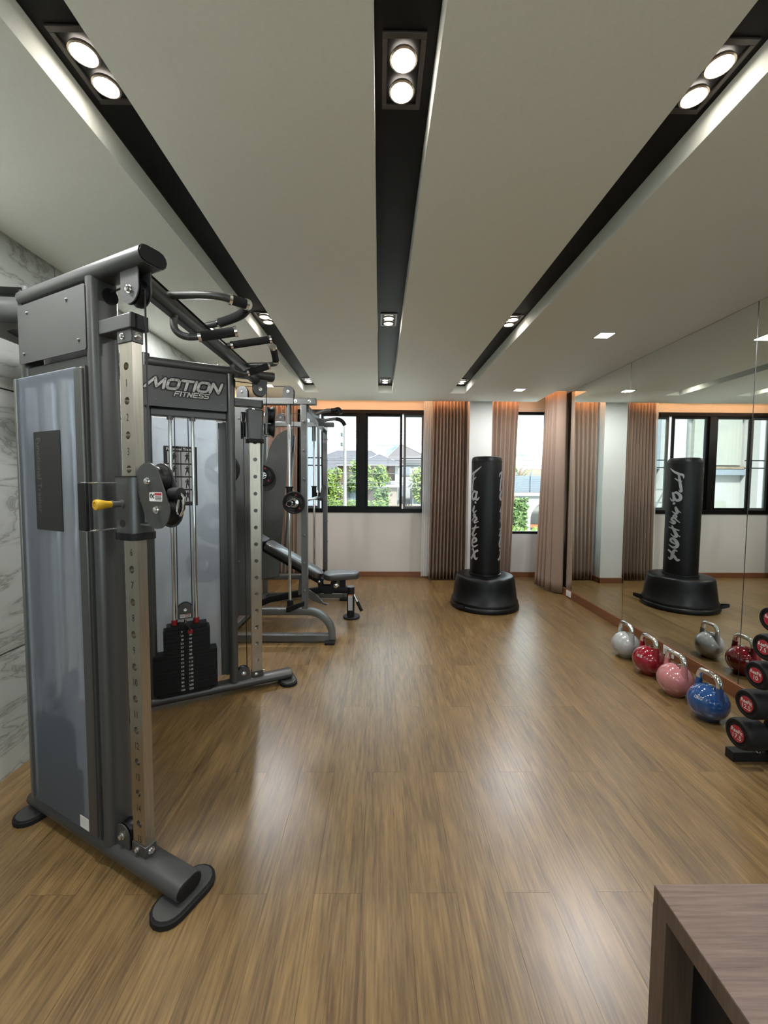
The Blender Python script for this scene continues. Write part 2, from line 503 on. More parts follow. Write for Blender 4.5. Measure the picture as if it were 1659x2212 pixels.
def rrect(x0, x1, y0, y1, r, n=4):
    pts = []
    for cx, cy, a0 in ((x1 - r, y0 + r, -PI / 2), (x1 - r, y1 - r, 0), (x0 + r, y1 - r, PI / 2), (x0 + r, y0 + r, PI)):
        for i in range(n + 1):
            t = a0 + PI / 2 * i / n
            pts.append((cx + r * math.cos(t), cy + r * math.sin(t)))
    return pts

def hull2(c1, r1, c2, r2, n=10):
    """outline round two discs"""
    pts = [(c1[0] + r1 * math.cos(2 * PI * i / (2 * n)), c1[1] + r1 * math.sin(2 * PI * i / (2 * n))) for i in range(2 * n)]
    pts += [(c2[0] + r2 * math.cos(2 * PI * i / (2 * n)), c2[1] + r2 * math.sin(2 * PI * i / (2 * n))) for i in range(2 * n)]
    pts = sorted(set(pts))
    def half(ps):
        h = []
        for p in ps:
            while len(h) > 1 and (h[-1][0] - h[-2][0]) * (p[1] - h[-2][1]) - (h[-1][1] - h[-2][1]) * (p[0] - h[-2][0]) <= 0: h.pop()
            h.append(p)
        return h
    lo = half(pts); hi = half(pts[::-1])
    return lo[:-1] + hi[:-1]

_txt = {}
def text_geo(s, size=1.0, shear=0.0, bold=0.0, align='CENTER'):
    """flat text outline: (verts2d, faces), centred on x and baseline at 0"""
    key = (s, size, shear, bold, align)
    if key in _txt: return _txt[key]
    c = bpy.data.curves.new('txt', 'FONT')
    c.body = s; c.size = size; c.shear = shear; c.offset = bold; c.align_x = align; c.resolution_u = 3
    o = bpy.data.objects.new('txt', c); COL.objects.link(o)
    dg = bpy.context.evaluated_depsgraph_get()
    me = bpy.data.meshes.new_from_object(o.evaluated_get(dg))
    vs = [(v.co.x, v.co.y) for v in me.vertices]; fs = [tuple(p.vertices) for p in me.polygons]
    bpy.data.objects.remove(o); bpy.data.curves.remove(c); bpy.data.meshes.remove(me)
    _txt[key] = (vs, fs)
    return vs, fs

def text_on(mb, s, P, size, shear=0.0, bold=0.0, sx=1.0, align='CENTER'):
    vs, fs = text_geo(s, size, shear, bold, align)
    return mb.add([P(x * sx, y) for x, y in vs], fs)

# ================================================================== STRUCTURE
ZC, XL, XR, YB, XW = 2.47, -1.70, 2.29, 5.90, 2.36      # ceiling, left wall, mirror, back wall, right wall
Y0, YLIP, XLIP = -2.4, 5.54, 2.11
# floor: subfloor and planks one by one
floor = structure('floor', MB().box(XL - .1, XW + .1, Y0 - .1, YB + .1, -0.12, -0.0045), MT['sub'])
PW, PL = 0.1562, 1.134
def plank_mesh(x0, x1, y0, y1):
    b = MB(); g = .0003
    b.box(x0 + g, x1 - g, y0 + g, y1 - g, -0.0046, 0.0)
    return b.mesh('plank', MT['plank'], smooth=False)
pm_full = plank_mesh(0, PW, 0, PL)
k0 = math.floor((XL + .05) / PW); k1 = math.ceil((XW + .05) / PW)
for k in range(k0, k1):
    xa = -0.05 + k * PW
    base = 1.841 if k % 2 == 0 else 1.274
    j = math.floor((Y0 - base) / PL)
    while base + j * PL < YB:
        ya = base + j * PL; yb = ya + PL; j += 1
        xa2, xb2 = max(xa, XL), min(xa + PW, XW); ya2, yb2 = max(ya, Y0), min(yb, YB)
        if xb2 - xa2 < .01 or yb2 - ya2 < .01: continue
        if xb2 - xa2 > PW - 1e-4 and yb2 - ya2 > PL - 1e-4:
            link('plank', pm_full, floor, (xa, ya, 0))
        else:
            link('plank', plank_mesh(0, xb2 - xa2, 0, yb2 - ya2), floor, (xa2, ya2, 0))

# ceiling with three slots and the curtain pocket
SLOTS = [(-.92, -.74), (-.02, .152), (.868, 1.045)]
YS = 5.07
c = MB(); ZT = 2.80
xs = [XL - .1] + [x for s_ in SLOTS for x in s_] + [XLIP]
for i in range(0, len(xs), 2):
    c.box(xs[i], xs[i + 1], Y0 - .1, YS, ZC, ZT)
c.box(XL - .1, XLIP, YS, YLIP, ZC, ZT)
c.box(XLIP, XW + .1, Y0 - .1, 4.90, ZC, ZT)
c.box(XL - .1, XW + .3, YLIP - .001, YB + .3, 2.655, ZT)
c.box(XLIP - .001, XW + .3, 4.88, YLIP, 2.655, ZT)
for a, b in SLOTS:
    c.box(a - .001, b + .001, Y0 - .1, YS + .001, 2.60, ZT)
structure('ceiling', c, MT['ceil'])
for i, (a, b) in enumerate(SLOTS):
    structure('trim_%d' % (i + 1), MB().box(a + .0005, b - .0005, Y0, YS - .0005, 2.558, 2.60), MT['black_recess'])

# left wall: marble tiles on a backing, then timber slats
wl = structure('wall_left', MB().box(XL - .2, XL - .012, Y0 - .1, YB + .2, -.1, 2.80), MT['inlay'])
ys = [Y0, -.53 - 1.37 + .0, -.53, .84, 2.21, 3.58, 4.30]
zs = [0, .57, 1.77, ZC]
for i in range(len(ys) - 1):
    for j in range(len(zs) - 1):
        if ys[i + 1] - ys[i] < .02: continue
        part('tile', MB().box(XL - .013, XL, ys[i] + .004, ys[i + 1] - .004, zs[j] + (.004 if j else 0), zs[j + 1] - (.004 if j < 2 else 0)), MT['marble'], wl, smooth=False)
part('slat_backing', MB().box(XL - .013, XL - .006, 4.30, 5.30, 0, ZC), MT['slatback'], wl, smooth=False)
y = 4.315
sl = MB().box(XL - .007, XL + .02, 0, .042, 0, ZC).mesh('slat', MT['slat'], False)
while y < 5.28:
    link('slat', sl, wl, (0, y, 0)); y += .072
part('plaster', MB().box(XL - .013, XL - .004, 5.30, YB, 0, 2.655), MT['paint'], wl, smooth=False)

# rear wall (behind the camera), right wall behind the mirror
fw = MB()
FX0, FX1, FZ0, FZ1 = -1.3, 1.9, .55, 2.40
fw.box(XL - .2, FX0, Y0 - .2, Y0, -.1, 2.80).box(FX1, XW + .3, Y0 - .2, Y0, -.1, 2.80).box(FX0, FX1, Y0 - .2, Y0, -.1, FZ0).box(FX0, FX1, Y0 - .2, Y0, FZ1, 2.80)
structure('wall_front', fw, MT['darkwall'])
fill_win = bpy.data.objects.new('added_rear_window', None); COL.objects.link(fill_win); fill_win['kind'] = 'structure'; fill_win.location = (.3, Y0, FZ0)  # unseen window, added so daylight from behind fills the ceiling
w3 = lambda x, y, z: Vector((x - .3, y - Y0, z - FZ0))
fr = MB()
for a, b, c_, d_ in ((FX0, FX1, FZ0, FZ0 + .05), (FX0, FX1, FZ1 - .05, FZ1), (FX0, FX0 + .05, FZ0 + .05, FZ1 - .05), (FX1 - .05, FX1, FZ0 + .05, FZ1 - .05), (.27, .33, FZ0 + .05, FZ1 - .05)):
    fr.box(a, b, Y0 - .12, Y0 - .02, c_, d_, w3)
part('window_frame', fr, MT['alu'], fill_win, .002)
for a, b in ((FX0 + .05, .27), (.33, FX1 - .05)):
    part('pane', MB().box(a, b, Y0 - .075, Y0 - .069, FZ0 + .05, FZ1 - .05, w3), MT['glass'], fill_win, smooth=False)
structure('sun_block_eave', MB().box(XL - 1.2, XW + 1.2, Y0 - 1.5, Y0 - .2, 2.75, 2.85).box(XL - 1.2, XW + 1.4, YB + .3, YB + .8, 2.75, 2.85).box(XW + .3, XW + 1.4, Y0 - .2, YB + .3, 2.75, 2.85), MT['ext_white'])  # unseen slabs added to keep direct sun from entering the room
structure('bounce_slab', MB().box(XL - 6, XW + 6, Y0 - 12, Y0 - .2, -.3, -.1), MT['ground'])  # unseen pale slab, added to bounce sunlight up onto the ceiling
structure('wall_right', MB().box(XW, XW + .2, Y0 - .2, 5.14, -.1, 2.80).box(XW, XW + .2, 5.14, YB + .0, -.1, .64).box(XW, XW + .2, 5.14, YB + .0, 2.40, 2.80).box(XR + .004, XW, Y0, 5.09, -.02, ZC), MT['wallpaint'])
# back wall with the wide window (-1.19..0.69) and the corner window (1.66..2.36)
WX0, WX1, WZ0, WZ1 = -1.19, .69, .941, 2.41
wb = MB()
wb.box(XL - .2, WX0, YB, YB + .18, -.1, 2.80)
wb.box(WX0, WX1, YB, YB + .18, -.1, WZ0); wb.box(WX0, WX1, YB, YB + .18, WZ1, 2.80)
wb.box(WX1, 1.66, YB, YB + .18, -.1, 2.80)
wb.box(1.66, XW + .2, YB, YB + .18, -.1, .64); wb.box(1.66, XW + .2, YB, YB + .18, 2.40, 2.80)
structure('wall_back', wb, MT['wallpaint'])
structure('column', MB().box(1.215, 1.522, YLIP + .004, YB, 0, 2.655), MT['paint'], .003)
# baseboards
structure('baseboard_back', MB().box(XL, 1.213, YB - .014, YB, 0, .075).box(1.524, XW, YB - .014, YB, 0, .075), MT['skirt'], .002)
structure('baseboard_column', MB().box(1.203, 1.534, YLIP - .008, YLIP + .004, 0, .075).box(1.203, 1.215, YLIP - .008, YB - .014, 0, .075).box(1.522, 1.534, YLIP - .008, YB - .014, 0, .075), MT['skirt'], .002)
structure('baseboard_right', MB().box(XR - .012, XR + .004, Y0, 5.09, 0, .092).box(XW - .012, XW, 5.09, YB - .014, 0, .075), MT['skirt_y'], .002)

# windows
def sash(mb, x0, x1, z0, z1, y0, y1, t):
    mb.box(x0, x0 + t, y0, y1, z0, z1); mb.box(x1 - t, x1, y0, y1, z0, z1)
    mb.box(x0 + t, x1 - t, y0, y1, z0, z0 + t); mb.box(x0 + t, x1 - t, y0, y1, z1 - t, z1)
win = bpy.data.objects.new('window_1', None); COL.objects.link(win); win['kind'] = 'structure'
win.location = (-.25, YB, WZ0)
wo = lambda x, y, z: Vector((x + .25, y - YB, z - WZ0))
fr = MB(); T = lambda a, b, c_: wo(a, b, c_)
def wbox(mb, x0, x1, y0, y1, z0, z1): mb.box(x0, x1, y0, y1, z0, z1, wo)
wbox(fr, WX0, WX1, YB - .012, YB + .10, WZ1 - .055, WZ1); wbox(fr, WX0, WX1, YB - .012, YB + .10, WZ0, WZ0 + .055)
wbox(fr, WX0, WX0 + .045, YB - .012, YB + .10, WZ0 + .055, WZ1 - .055); wbox(fr, WX1 - .045, WX1, YB - .012, YB + .10, WZ0 + .055, WZ1 - .055)
wbox(fr, -.305, -.20, YB - .012, YB + .10, WZ0 + .055, WZ1 - .055)
part('window_frame', fr, MT['alu'], win, .002)
for (a, b, yy, mm) in ((WX0 + .045, -.868, .055, 'alugrey'), (-.838, -.305, .015, 'alu'), (-.20, .328, .015, 'alu'), (.352, WX1 - .045, .055, 'alugrey')):
    sb = MB(); tt = .034
    z0, z1 = WZ0 + .055, WZ1 - .055
    for bb in ((a, a + tt, z0, z1), (b - tt, b, z0, z1), (a + tt, b - tt, z0, z0 + tt), (a + tt, b - tt, z1 - tt, z1)):
        wbox(sb, bb[0], bb[1], YB + yy, YB + yy + .03, bb[2], bb[3])
    so = part('sash', sb, MT[mm], win, .0015)
    g = MB(); wbox(g, a + tt, b - tt, YB + yy + .012, YB + yy + .017, z0 + tt, z1 - tt)
    part('pane', g, MT['glass'], so, smooth=False)
for x0, x1 in ((WX0 + .045, -.83), (.33, WX1 - .045)):
    for z in (1.62, 1.73):
        g = MB(); g.tube([wo(x0, YB + .095, z), wo(x1, YB + .095, z)], .008, 8); part('guard_bar', g, MT['alu'], win)
for x in (-.825, .305):
    h = MB(); wbox(h, x - .012, x + .014, YB - .012, YB + .016, 1.62, 1.74); part('latch', h, MT['black'], win, .004)
win2 = bpy.data.objects.new('window_2', None); COL.objects.link(win2); win2['kind'] = 'structure'
win2.location = (2.0, YB, .64)
w2 = lambda x, y, z: Vector((x - 2.0, y - YB, z - .64))
fr = MB()
for z0, z1 in ((.64, .675), (2.36, 2.40)):
    fr.box(1.66, XW + .03, YB - .005, YB + .06, z0, z1, w2); fr.box(XW - .005, XW + .06, 5.14, YB - .005, z0, z1, w2)
fr.box(1.66, 1.70, YB - .005, YB + .06, .675, 2.36, w2); fr.box(XW - .005, XW + .06, 5.14, 5.18, .675, 2.36, w2)
part('window_frame', fr, MT['alu'], win2, .002)
part('pane', MB().box(1.70, XW + .025, YB + .02, YB + .026, .675, 2.36, w2), MT['glass'], win2, smooth=False)
part('pane', MB().box(XW + .02, XW + .026, 5.18, YB + .015, .675, 2.36, w2), MT['glass'], win2, smooth=False)
part('corner_joint', MB().box(XW + .014, XW + .028, YB + .012, YB + .028, .675, 2.36, w2), MT['alugrey'], win2)

# cove LED strip behind the ceiling lip
led = thing('led_strip', 'orange LED strip tucked into the curtain pocket above the windows', 'light', (.2, YLIP + .03, 2.63))
part('light_tape', MB().box(-1.85, .95, -.006, .006, 0, .012), MT['led'], led)
part('light_tape', MB().box(1.35, 1.93, -.006, .006, 0, .012), MT['led'], led)
part('light_tape', MB().box(1.93, 1.942, -.66, -.02, 0, .012), MT['led'], led)
part('channel', MB().box(-1.86, 1.93, -.010, .010, .012, .022), MT['socket'], led)

# mirror wall: one thing, four sheets
mir = thing('wall_mirror', 'tall frameless mirror covering the right wall above the brown skirting', 'mirror', (XR, 2.5, .093))
for a, b in ((-1.2, .02), (.026, 1.257), (1.263, 2.497), (2.503, 3.742), (3.748, 5.085)):
    p = part('mirror_sheet', MB().box(-.0005, .003, a - 2.5, b - 2.5, 0, ZC - .0025 - .093), MT['mirror'], mir, smooth=False)
for ysm in (.023, 1.26, 2.5, 3.745):
    part('joint', MB().box(.0004, .0035, ysm - 2.5 - .004, ysm - 2.5 + .004, 0, ZC - .003 - .093), MT['mirror_edge'], mir, smooth=False)

part('top_edge', MB().box(.0002, .0035, -1.2 - 2.5, 5.085 - 2.5, ZC - .0975, ZC - .0935), MT['mirror_edge'], mir, smooth=False)

# ================================================================== LAMPS
def double_spot(x, y, label):
    t = thing('spotlight', label, 'lamp', (x, y, 2.558), 0, 'double spotlights in the black ceiling strips')
    fr = MB()
    W, L = .060, .112
    for b in ((-W, W, -L, -L + .016), (-W, W, L - .016, L), (-W, -W + .014, -L + .016, L - .016), (W - .014, W, -L + .016, L - .016)):
        fr.box(b[0], b[1], b[2], b[3], -.006, 0)
    part('bezel', fr, MT['bezel'], t, .001)
    for s_ in (-1, 1):
        T = lambda a, b, h: Vector((a, s_ * .047 + b - h * .12, -.004 - h))
        lamp = part('lamp_ring', MB().lathe([(.036, 0), (.039, .010), (.034, .012), (.031, .006)], 20, T, cap=False), MT['bezel_in'], t)
        part('lens', MB().lathe([(.0305, .004), (.028, .009), (.014, .012)], 20, T), MT['bulb'], lamp)
        ld = bpy.data.lights.new('lamp_light', 'SPOT'); ld.energy = SPOT_W; ld.color = (1.0, .95, .89)
        ld.spot_size = math.radians(84); ld.spot_blend = .8; ld.shadow_soft_size = .03
        lo = bpy.data.objects.new('lamp_light', ld); COL.objects.link(lo); lo.parent = t
        lo.location = (0, s_ * .047, -.032)
    return t
names = {0: 'left', 1: 'middle', 2: 'right'}
for i, x in enumerate((-.832, .062, .962)):
    double_spot(x, 1.265, 'double spotlight at the near end of the %s black ceiling strip' % names[i])
    double_spot(x, 3.06, 'double spotlight halfway along the %s black ceiling strip' % names[i])
    double_spot(x, 4.83, 'double spotlight at the window end of the %s black ceiling strip' % names[i])
for i, x in enumerate((-.832, .062, .962)):  # extra spotlights out of view, added to light the rear of the room
    double_spot(x, -.55, 'added unseen double spotlight of the %s black ceiling strip, overhead behind the viewer' % names[i])

def square_lamp(x, y, label, sz=.052):
    t = thing('downlight', label, 'lamp', (x, y, ZC), 0, 'square white downlights in the plain ceiling')
    fr = MB(); e = sz + .010
    fr.box(-e, e, -e, -sz, -.003, 0).box(-e, e, sz, e, -.003, 0).box(-e, -sz, -sz, sz, -.003, 0).box(sz, e, -sz, sz, -.003, 0)
    part('frame', fr, MT['socket'], t)
    part('diffuser', MB().box(-sz, sz, -sz, sz, -.0022, 0), MT['panel_lamp'], t)
    ld = bpy.data.lights.new('downlight_light', 'AREA'); ld.energy = SQUARE_W; ld.size = .1; ld.color = (.98, .98, 1)
    lo = bpy.data.objects.new('downlight_light', ld); COL.objects.link(lo); lo.parent = t; lo.location = (0, 0, -.006)
square_lamp(1.675, 3.09, 'square white downlight in the ceiling above the four kettlebells')
square_lamp(1.645, 4.85, 'square white downlight in the ceiling near the corner window')
square_lamp(-1.28, 4.75, 'square white downlight near the back corner behind the pulley machine')
square_lamp(-1.265, 3.0, 'square white downlight half hidden behind the pull-up bar of the pulley machine')
for x in (1.66, -1.27):  # extra downlights out of view, added for more light around the camera
    for y in (1.25, -.6):
        square_lamp(x, y, 'added unseen square white downlight %s the viewer on the %s side' % ('just before' if y > 0 else 'behind', 'mirror' if x > 0 else 'marble'))

# ================================================================== CURTAINS
def drape(name, label, pts_top, pts_bot, ztop, zbot, folds, amp_t, amp_b, m, nx=10, lean=1.0, cat='curtain', tape=True, thick=.002, tail=None):
    """pleated cloth between two ground points, top and bottom lines may differ"""
    a0, a1 = Vector((*pts_top[0], 0)), Vector((*pts_top[1], 0)); b0, b1 = Vector((*pts_bot[0], 0)), Vector((*pts_bot[1], 0))
    org = (b0 + b1) / 2
    t = thing(name, label, cat, (org.x, org.y, zbot))
    N = folds * nx; NT = 8 if tail else 0
    nrm = (b1 - b0).normalized().cross(Vector((0, 0, 1)))
    rows = [0, .05, .2, .4, .6, .8, .93, 1.0]
    rr = random.Random(len(label))
    ph = [rr.uniform(-.5, .5) for _ in range(folds + 2)]; am = [rr.uniform(.7, 1.15) for _ in range(folds + 2)]
    def pt(i, f):
        if i > N:      # flat return at the free end
            q = (i - N) / NT; b_, t_ = Vector((*tail[1], 0)), Vector((*tail[0], 0)); e_ = pt(N, f); g_ = b_.lerp(t_, f)
            p = Vector((e_.x + org.x, e_.y + org.y, 0)).lerp(g_, q)
            p += Vector((-.3, -1, 0)).normalized() * .012 * math.sin(PI * q)
            return Vector((p.x - org.x, p.y - org.y, (ztop - zbot) * f))
        u = i / N; k = u * folds; ki = int(min(k, folds - 1))
        top, bot = a0.lerp(a1, u), b0.lerp(b1, u)
        p = bot.lerp(top, f ** lean)
        amp = (amp_b * (1 - f) + amp_t * f) * (am[ki] * (1 - (k - ki)) + am[ki + 1] * (k - ki))
        wob = math.sin(2 * PI * k + .25 * math.sin(2 * PI * k) + ph[ki] * .3)
        p = p + nrm * amp * wob
        return Vector((p.x - org.x, p.y - org.y, (ztop - zbot) * f))
    mb = MB(); fmax = 1 - (.075 / (ztop - zbot))
    vs = [pt(i, f * fmax) for f in rows for i in range(N + NT + 1)]
    K = N + NT + 1
    fs = [(r * K + i, r * K + i + 1, (r + 1) * K + i + 1, (r + 1) * K + i) for r in range(len(rows) - 1) for i in range(K - 1)]
    o = part('drape', mb.add(vs, fs), m, t)
    if thick:
        md = o.modifiers.new('thickness', 'SOLIDIFY'); md.thickness = thick; md.offset = 0
    mb = MB()
    vs = []
    for f in (fmax, 1.0):
        for i in range(K):
            p = pt(i, f)
            vs.append(p)
    fs = [(i, i + 1, K + 1 + i, K + i) for i in range(K - 1)]
    o = part('heading_tape', mb.add(vs, fs), m, t)
    if thick:
        md = o.modifiers.new('thickness', 'SOLIDIFY'); md.thickness = thick * 1.6; md.offset = 0
    return t
drape('curtain', 'tightly pleated brown curtain between the wide window and the white column', ((.745, 5.68), (1.20, 5.68)), ((.70, 5.70), (1.20, 5.70)), 2.60, .015, 10, .026, .046, MT['drape'])
drape('curtain', 'pale lit brown curtain behind the punching bag, right of the white column', ((1.545, 5.69), (1.93, 5.69)), ((1.545, 5.70), (1.86, 5.70)), 2.60, .02, 6, .022, .030, MT['drape'])
drape('curtain', 'wide brown curtain hanging before the corner window where the mirror begins', ((2.185, 5.34), (2.185, 5.05)), ((2.140, 5.43), (2.165, 5.03)), 2.60, .02, 4, .032, .046, MT['drape'], tail=((2.262, 4.962), (2.270, 4.940)))
drape('curtain', 'brown curtain at the far left end of the window, behind the smith rack', ((-1.66, 5.69), (-1.13, 5.69)), ((-1.66, 5.70), (-1.16, 5.70)), 2.60, .015, 9, .022, .034, MT['drape'])
drape('sheer_curtain', 'narrow white see-through curtain at the right edge of the wide window', ((.625, 5.80), (.75, 5.80)), ((.605, 5.80), (.74, 5.80)), 2.62, .03, 4, .010, .014, MT['sheer'], thick=0)
trk = thing('curtain_track', 'white curtain track running inside the ceiling pocket', 'curtain track', (.2, 5.69, 2.60))
part('rail', MB().box(-1.88, 1.85, -.015, .015, 0, .055), MT['socket'], trk)
part('rail', MB().box(1.945, 1.975, -.74, -.02, 0, .055), MT['socket'], trk)
part('rail', MB().box(-1.88, 1.85, .095, .115, .02, .055), MT['socket'], trk)

# ================================================================== OUTLETS
def outlet(x, y, z, label):
    t = thing('power_outlet', label, 'outlet', (x, y, z), 0, 'white outlets on the brown skirting')
    part('cover_plate', MB().box(-.008, 0, -.058, .058, -.035, .035), MT['socket'], t, .002)
    for s_ in (-1, 1):
        part('socket', MB().box(-.0095, -.0075, s_ * .026 - .018, s_ * .026 + .018, -.022, .022), MT['whitelabel'], t, .001)
        sl_ = MB()
        for dz in (-.008, .008): sl_.box(-.0099, -.009, s_ * .026 - .004 + 0, s_ * .026 + .004, dz - .0015, dz + .0015)
        part('slot', sl_, MT['ink'], t)
outlet(XR - .012, 4.79, .052, 'white outlet plate on the skirting below the end of the mirror')
outlet(XR - .012, 3.10, .052, 'white outlet plate on the skirting behind the red and pink kettlebells')

# ================================================================== FUNCTIONAL TRAINER
ANG = math.radians(26.5)
TO = Vector((-1.05, 2.0, 0))
tr = thing('cable_machine', 'grey two-tower cable pulley machine with frosted panels and a pull-up bar', 'gym machine', TO)
def tower(sg):
    d = Vector((math.cos(ANG), sg * math.sin(ANG), 0))
    n = Vector((-d.y, d.x, 0)) * (1 if sg < 0 else -1)
    tip = Vector((-.645, 2.0 + sg * .73, 0)); P0 = tip - d * .877 - TO
    return lambda u, v, z: P0 + d * u + n * v + Vector((0, 0, z))
ST = stadium(.095, .055)
def bolt_mb(P, ax, r=.008, h=.007):
    """hex bolt head with washer, P point, ax direction"""
    ax = Vector(ax).normalized(); q = ax.orthogonal().normalized(); k = ax.cross(q)
    T = lambda x, y, z: P + q * x + k * y + ax * z
    return MB().lathe([(r * 1.45, 0), (r * 1.45, .0018), (r, .0018), (r, h), (r * .6, h + .002)], 12, T)
def holed_rail(P, u0, u1, v0, v1, z0, z1, holes, r):
    """rectangular tube with through holes in the two v faces"""
    mb = MB(); uc = (u0 + u1) / 2; n = 16
    segs = []; prev = z0
    for hz in sorted(holes):
        a, b = hz - .03, hz + .03
        segs.append((prev, a, None)); segs.append((a, b, hz)); prev = b
    segs.append((prev, z1, None))
    for a, b, hz in segs:
        if b - a < 1e-4: continue
        for v in (v0, v1):
            if hz is None:
                mb.add([P(u0, v, a), P(u1, v, a), P(u1, v, b), P(u0, v, b)], [(0, 1, 2, 3)])
            else:
                hu, hv = (u1 - u0) / 2, (b - a) / 2; vs = []
                for i in range(n):
                    t = 2 * PI * i / n; cx, cz = math.cos(t), math.sin(t); k = max(abs(cx), abs(cz))
                    vs.append(P(uc + cx / k * hu, v, hz + cz / k * hv))
                vs += [P(uc + r * math.cos(2 * PI * i / n), v, hz + r * math.sin(2 * PI * i / n)) for i in range(n)]
                mb.add(vs, [(i, (i + 1) % n, n + (i + 1) % n, n + i) for i in range(n)])
        for u in (u0, u1):
            mb.add([P(u, v0, a), P(u, v1, a), P(u, v1, b), P(u, v0, b)], [(0, 1, 2, 3)])
        if hz is not None:
            ring = [P(uc + r * math.cos(2 * PI * i / n), v, hz + r * math.sin(2 * PI * i / n)) for v in (v0, v1) for i in range(n)]
            mb.add(ring, [(i, (i + 1) % n, n + (i + 1) % n, n + i) for i in range(n)])
    return mb
KG = [9, 14, 18, 23, 27, 32, 39, 45, 52, 59, 66, 73, 79, 86, 93, 100]
LB = [20, 30, 40, 50, 60, 70, 85, 100, 115, 130, 145, 160, 175, 190, 205, 220]

LOGO = {'M': [[(-.45, 0), (.12, 1), (.42, .12), (.90, 1), (.98, 0)]], 'O': [[(.5, 1), (.82, .98), (1, .8), (1, .2), (.82, .02), (.5, 0), (.18, .02), (0, .2), (0, .8), (.18, .98), (.5, 1)]],
        'T': [[(0, .97), (1, .97)], [(.5, .97), (.5, 0)]], 'I': [[(.5, 1), (.5, 0)]], 'N': [[(0, 0), (.06, 1), (.86, 0), (.94, 1)]],
        'F': [[(1, .97), (.1, .97), (.04, .85), (0, 0)], [(.05, .5), (.85, .5)]], 'E': [[(1, 1), (.05, 1), (0, 0), (.95, 0)], [(.05, .5), (.9, .5)]],
        'S': [[(1, .98), (.15, .98), (.02, .85), (.02, .62), (.15, .5), (.85, .5), (.98, .38), (.98, .15), (.85, .02), (0, .02)]]}
def logo_word(txt, P, ht, wd, gap, hw):
    mb = MB(); x = 0
    for ch in txt:
        w_ = wd * {'I': .12, 'M': 1.15}.get(ch, 1.0)
        for st_ in LOGO[ch]:
            pts = [Vector((x + (p[0] * w_ if ch != 'I' else w_ * .5), p[1] * ht)) for p in st_]
            for a, b in zip(pts, pts[1:]):
                q = (b - a).normalized(); n_ = Vector((-q.y, q.x)) * hw
                mb.add([P(*(a + n_)), P(*(a - n_)), P(*(b - n_)), P(*(b + n_))], [(0, 1, 2, 3)])
            for c_ in pts:
                mb.add([P(c_.x + hw * math.cos(2 * PI * i / 10), c_.y + hw * math.sin(2 * PI * i / 10)) for i in range(10)], [tuple(range(10))])
        x += w_ + gap + hw * 0
    return mb

def figure_print(mb, P, cx, cy, h, pose):
    """small exercise figure: head, trunk, limbs as flat shapes"""
    def seg(a, b, w0, w1):
        a = Vector(a); b = Vector(b); q = (b - a).normalized(); s_ = Vector((-q.y, q.x))
        vs = [a + s_ * w0, a - s_ * w0, b - s_ * w1, b + s_ * w1]
        mb.add([P(cx + v.x * h, cy + v.y * h) for v in vs], [(0, 1, 2, 3)])
    mb.add([P(cx + .07 * h * math.cos(2 * PI * i / 8), cy + .9 * h + .08 * h * math.sin(2 * PI * i / 8)) for i in range(8)], [tuple(range(8))])
    seg((0, .82), (0, .48), .12, .08)
    seg((-.04, .48), (-.10 - .05 * pose, .24), .06, .045); seg((-.10 - .05 * pose, .24), (-.10 - .06 * pose, 0), .045, .03)
    seg((.04, .48), (.10 + .04 * pose, .24), .06, .045); seg((.10 + .04 * pose, .24), (.12 + .06 * pose, 0), .045, .03)
    seg((-.11, .78), (-.2, .62 + .1 * pose), .04, .03); seg((-.2, .62 + .1 * pose), (-.1, .5 + .2 * pose), .03, .025)
    seg((.11, .78), (.22, .6 + .2 * pose), .04, .03); seg((.22, .6 + .2 * pose), (.14, .5 + .25 * pose), .03, .025)

def warn_sticker(parent, P, wd, ht):
    """white warning sticker with red band and pictogram, P(a,b,lift)"""
    st = part('warning_sticker', MB().prism(rrect(0, wd, 0, ht, ht * .12), 0, .0006, P), MT['whitelabel'], parent, smooth=False, label='white warning sticker with red band')
    part('red_band', MB().prism([(wd * .42, ht * .66), (wd * .96, ht * .66), (wd * .96, ht * .92), (wd * .42, ht * .92)], .0006, .0010, P), MT['redlabel'], None, smooth=False).parent = parent
    mb = MB()
    for k in range(3):
        mb.prism([(wd * .46, ht * (.14 + .16 * k)), (wd * .94, ht * (.14 + .16 * k)), (wd * .94, ht * (.22 + .16 * k)), (wd * .46, ht * (.22 + .16 * k))], .0006, .0010, P)
    for a, b, c_, d_ in ((.05, .62, .2, .78), (.18, .78, .3, .5), (.2, .3, .24, .7), (.27, .5, .38, .8), (.3, .45, .38, .35), (.06, .55, .12, .4)):
        A = Vector((a * wd, b * ht)); B = Vector((c_ * wd, d_ * ht)); q = (B - A).normalized(); s_ = Vector((-q.y, q.x)) * ht * .06
        mb.prism([tuple(A + s_), tuple(A - s_), tuple(B - s_), tuple(B + s_)], .0006, .0010, P)
    part('pictogram', mb, MT['ink'], parent, smooth=False)

def rubber_pad(P, u, parent):
    out = [(u + b, a) for a, b in stadium(.215, .115, 8)]; inn = [(u + b, a) for a, b in stadium(.196, .096, 8)]
    pad = part('foot_pad', MB().prism(inn, .003, .0235, lambda a, b, z: P(a, b, z)), MT['steel'], parent)
    part('rubber_edge', MB().prism(out, 0, .019, lambda a, b, z: P(a, b, z)), MT['rubber'], pad, .002)

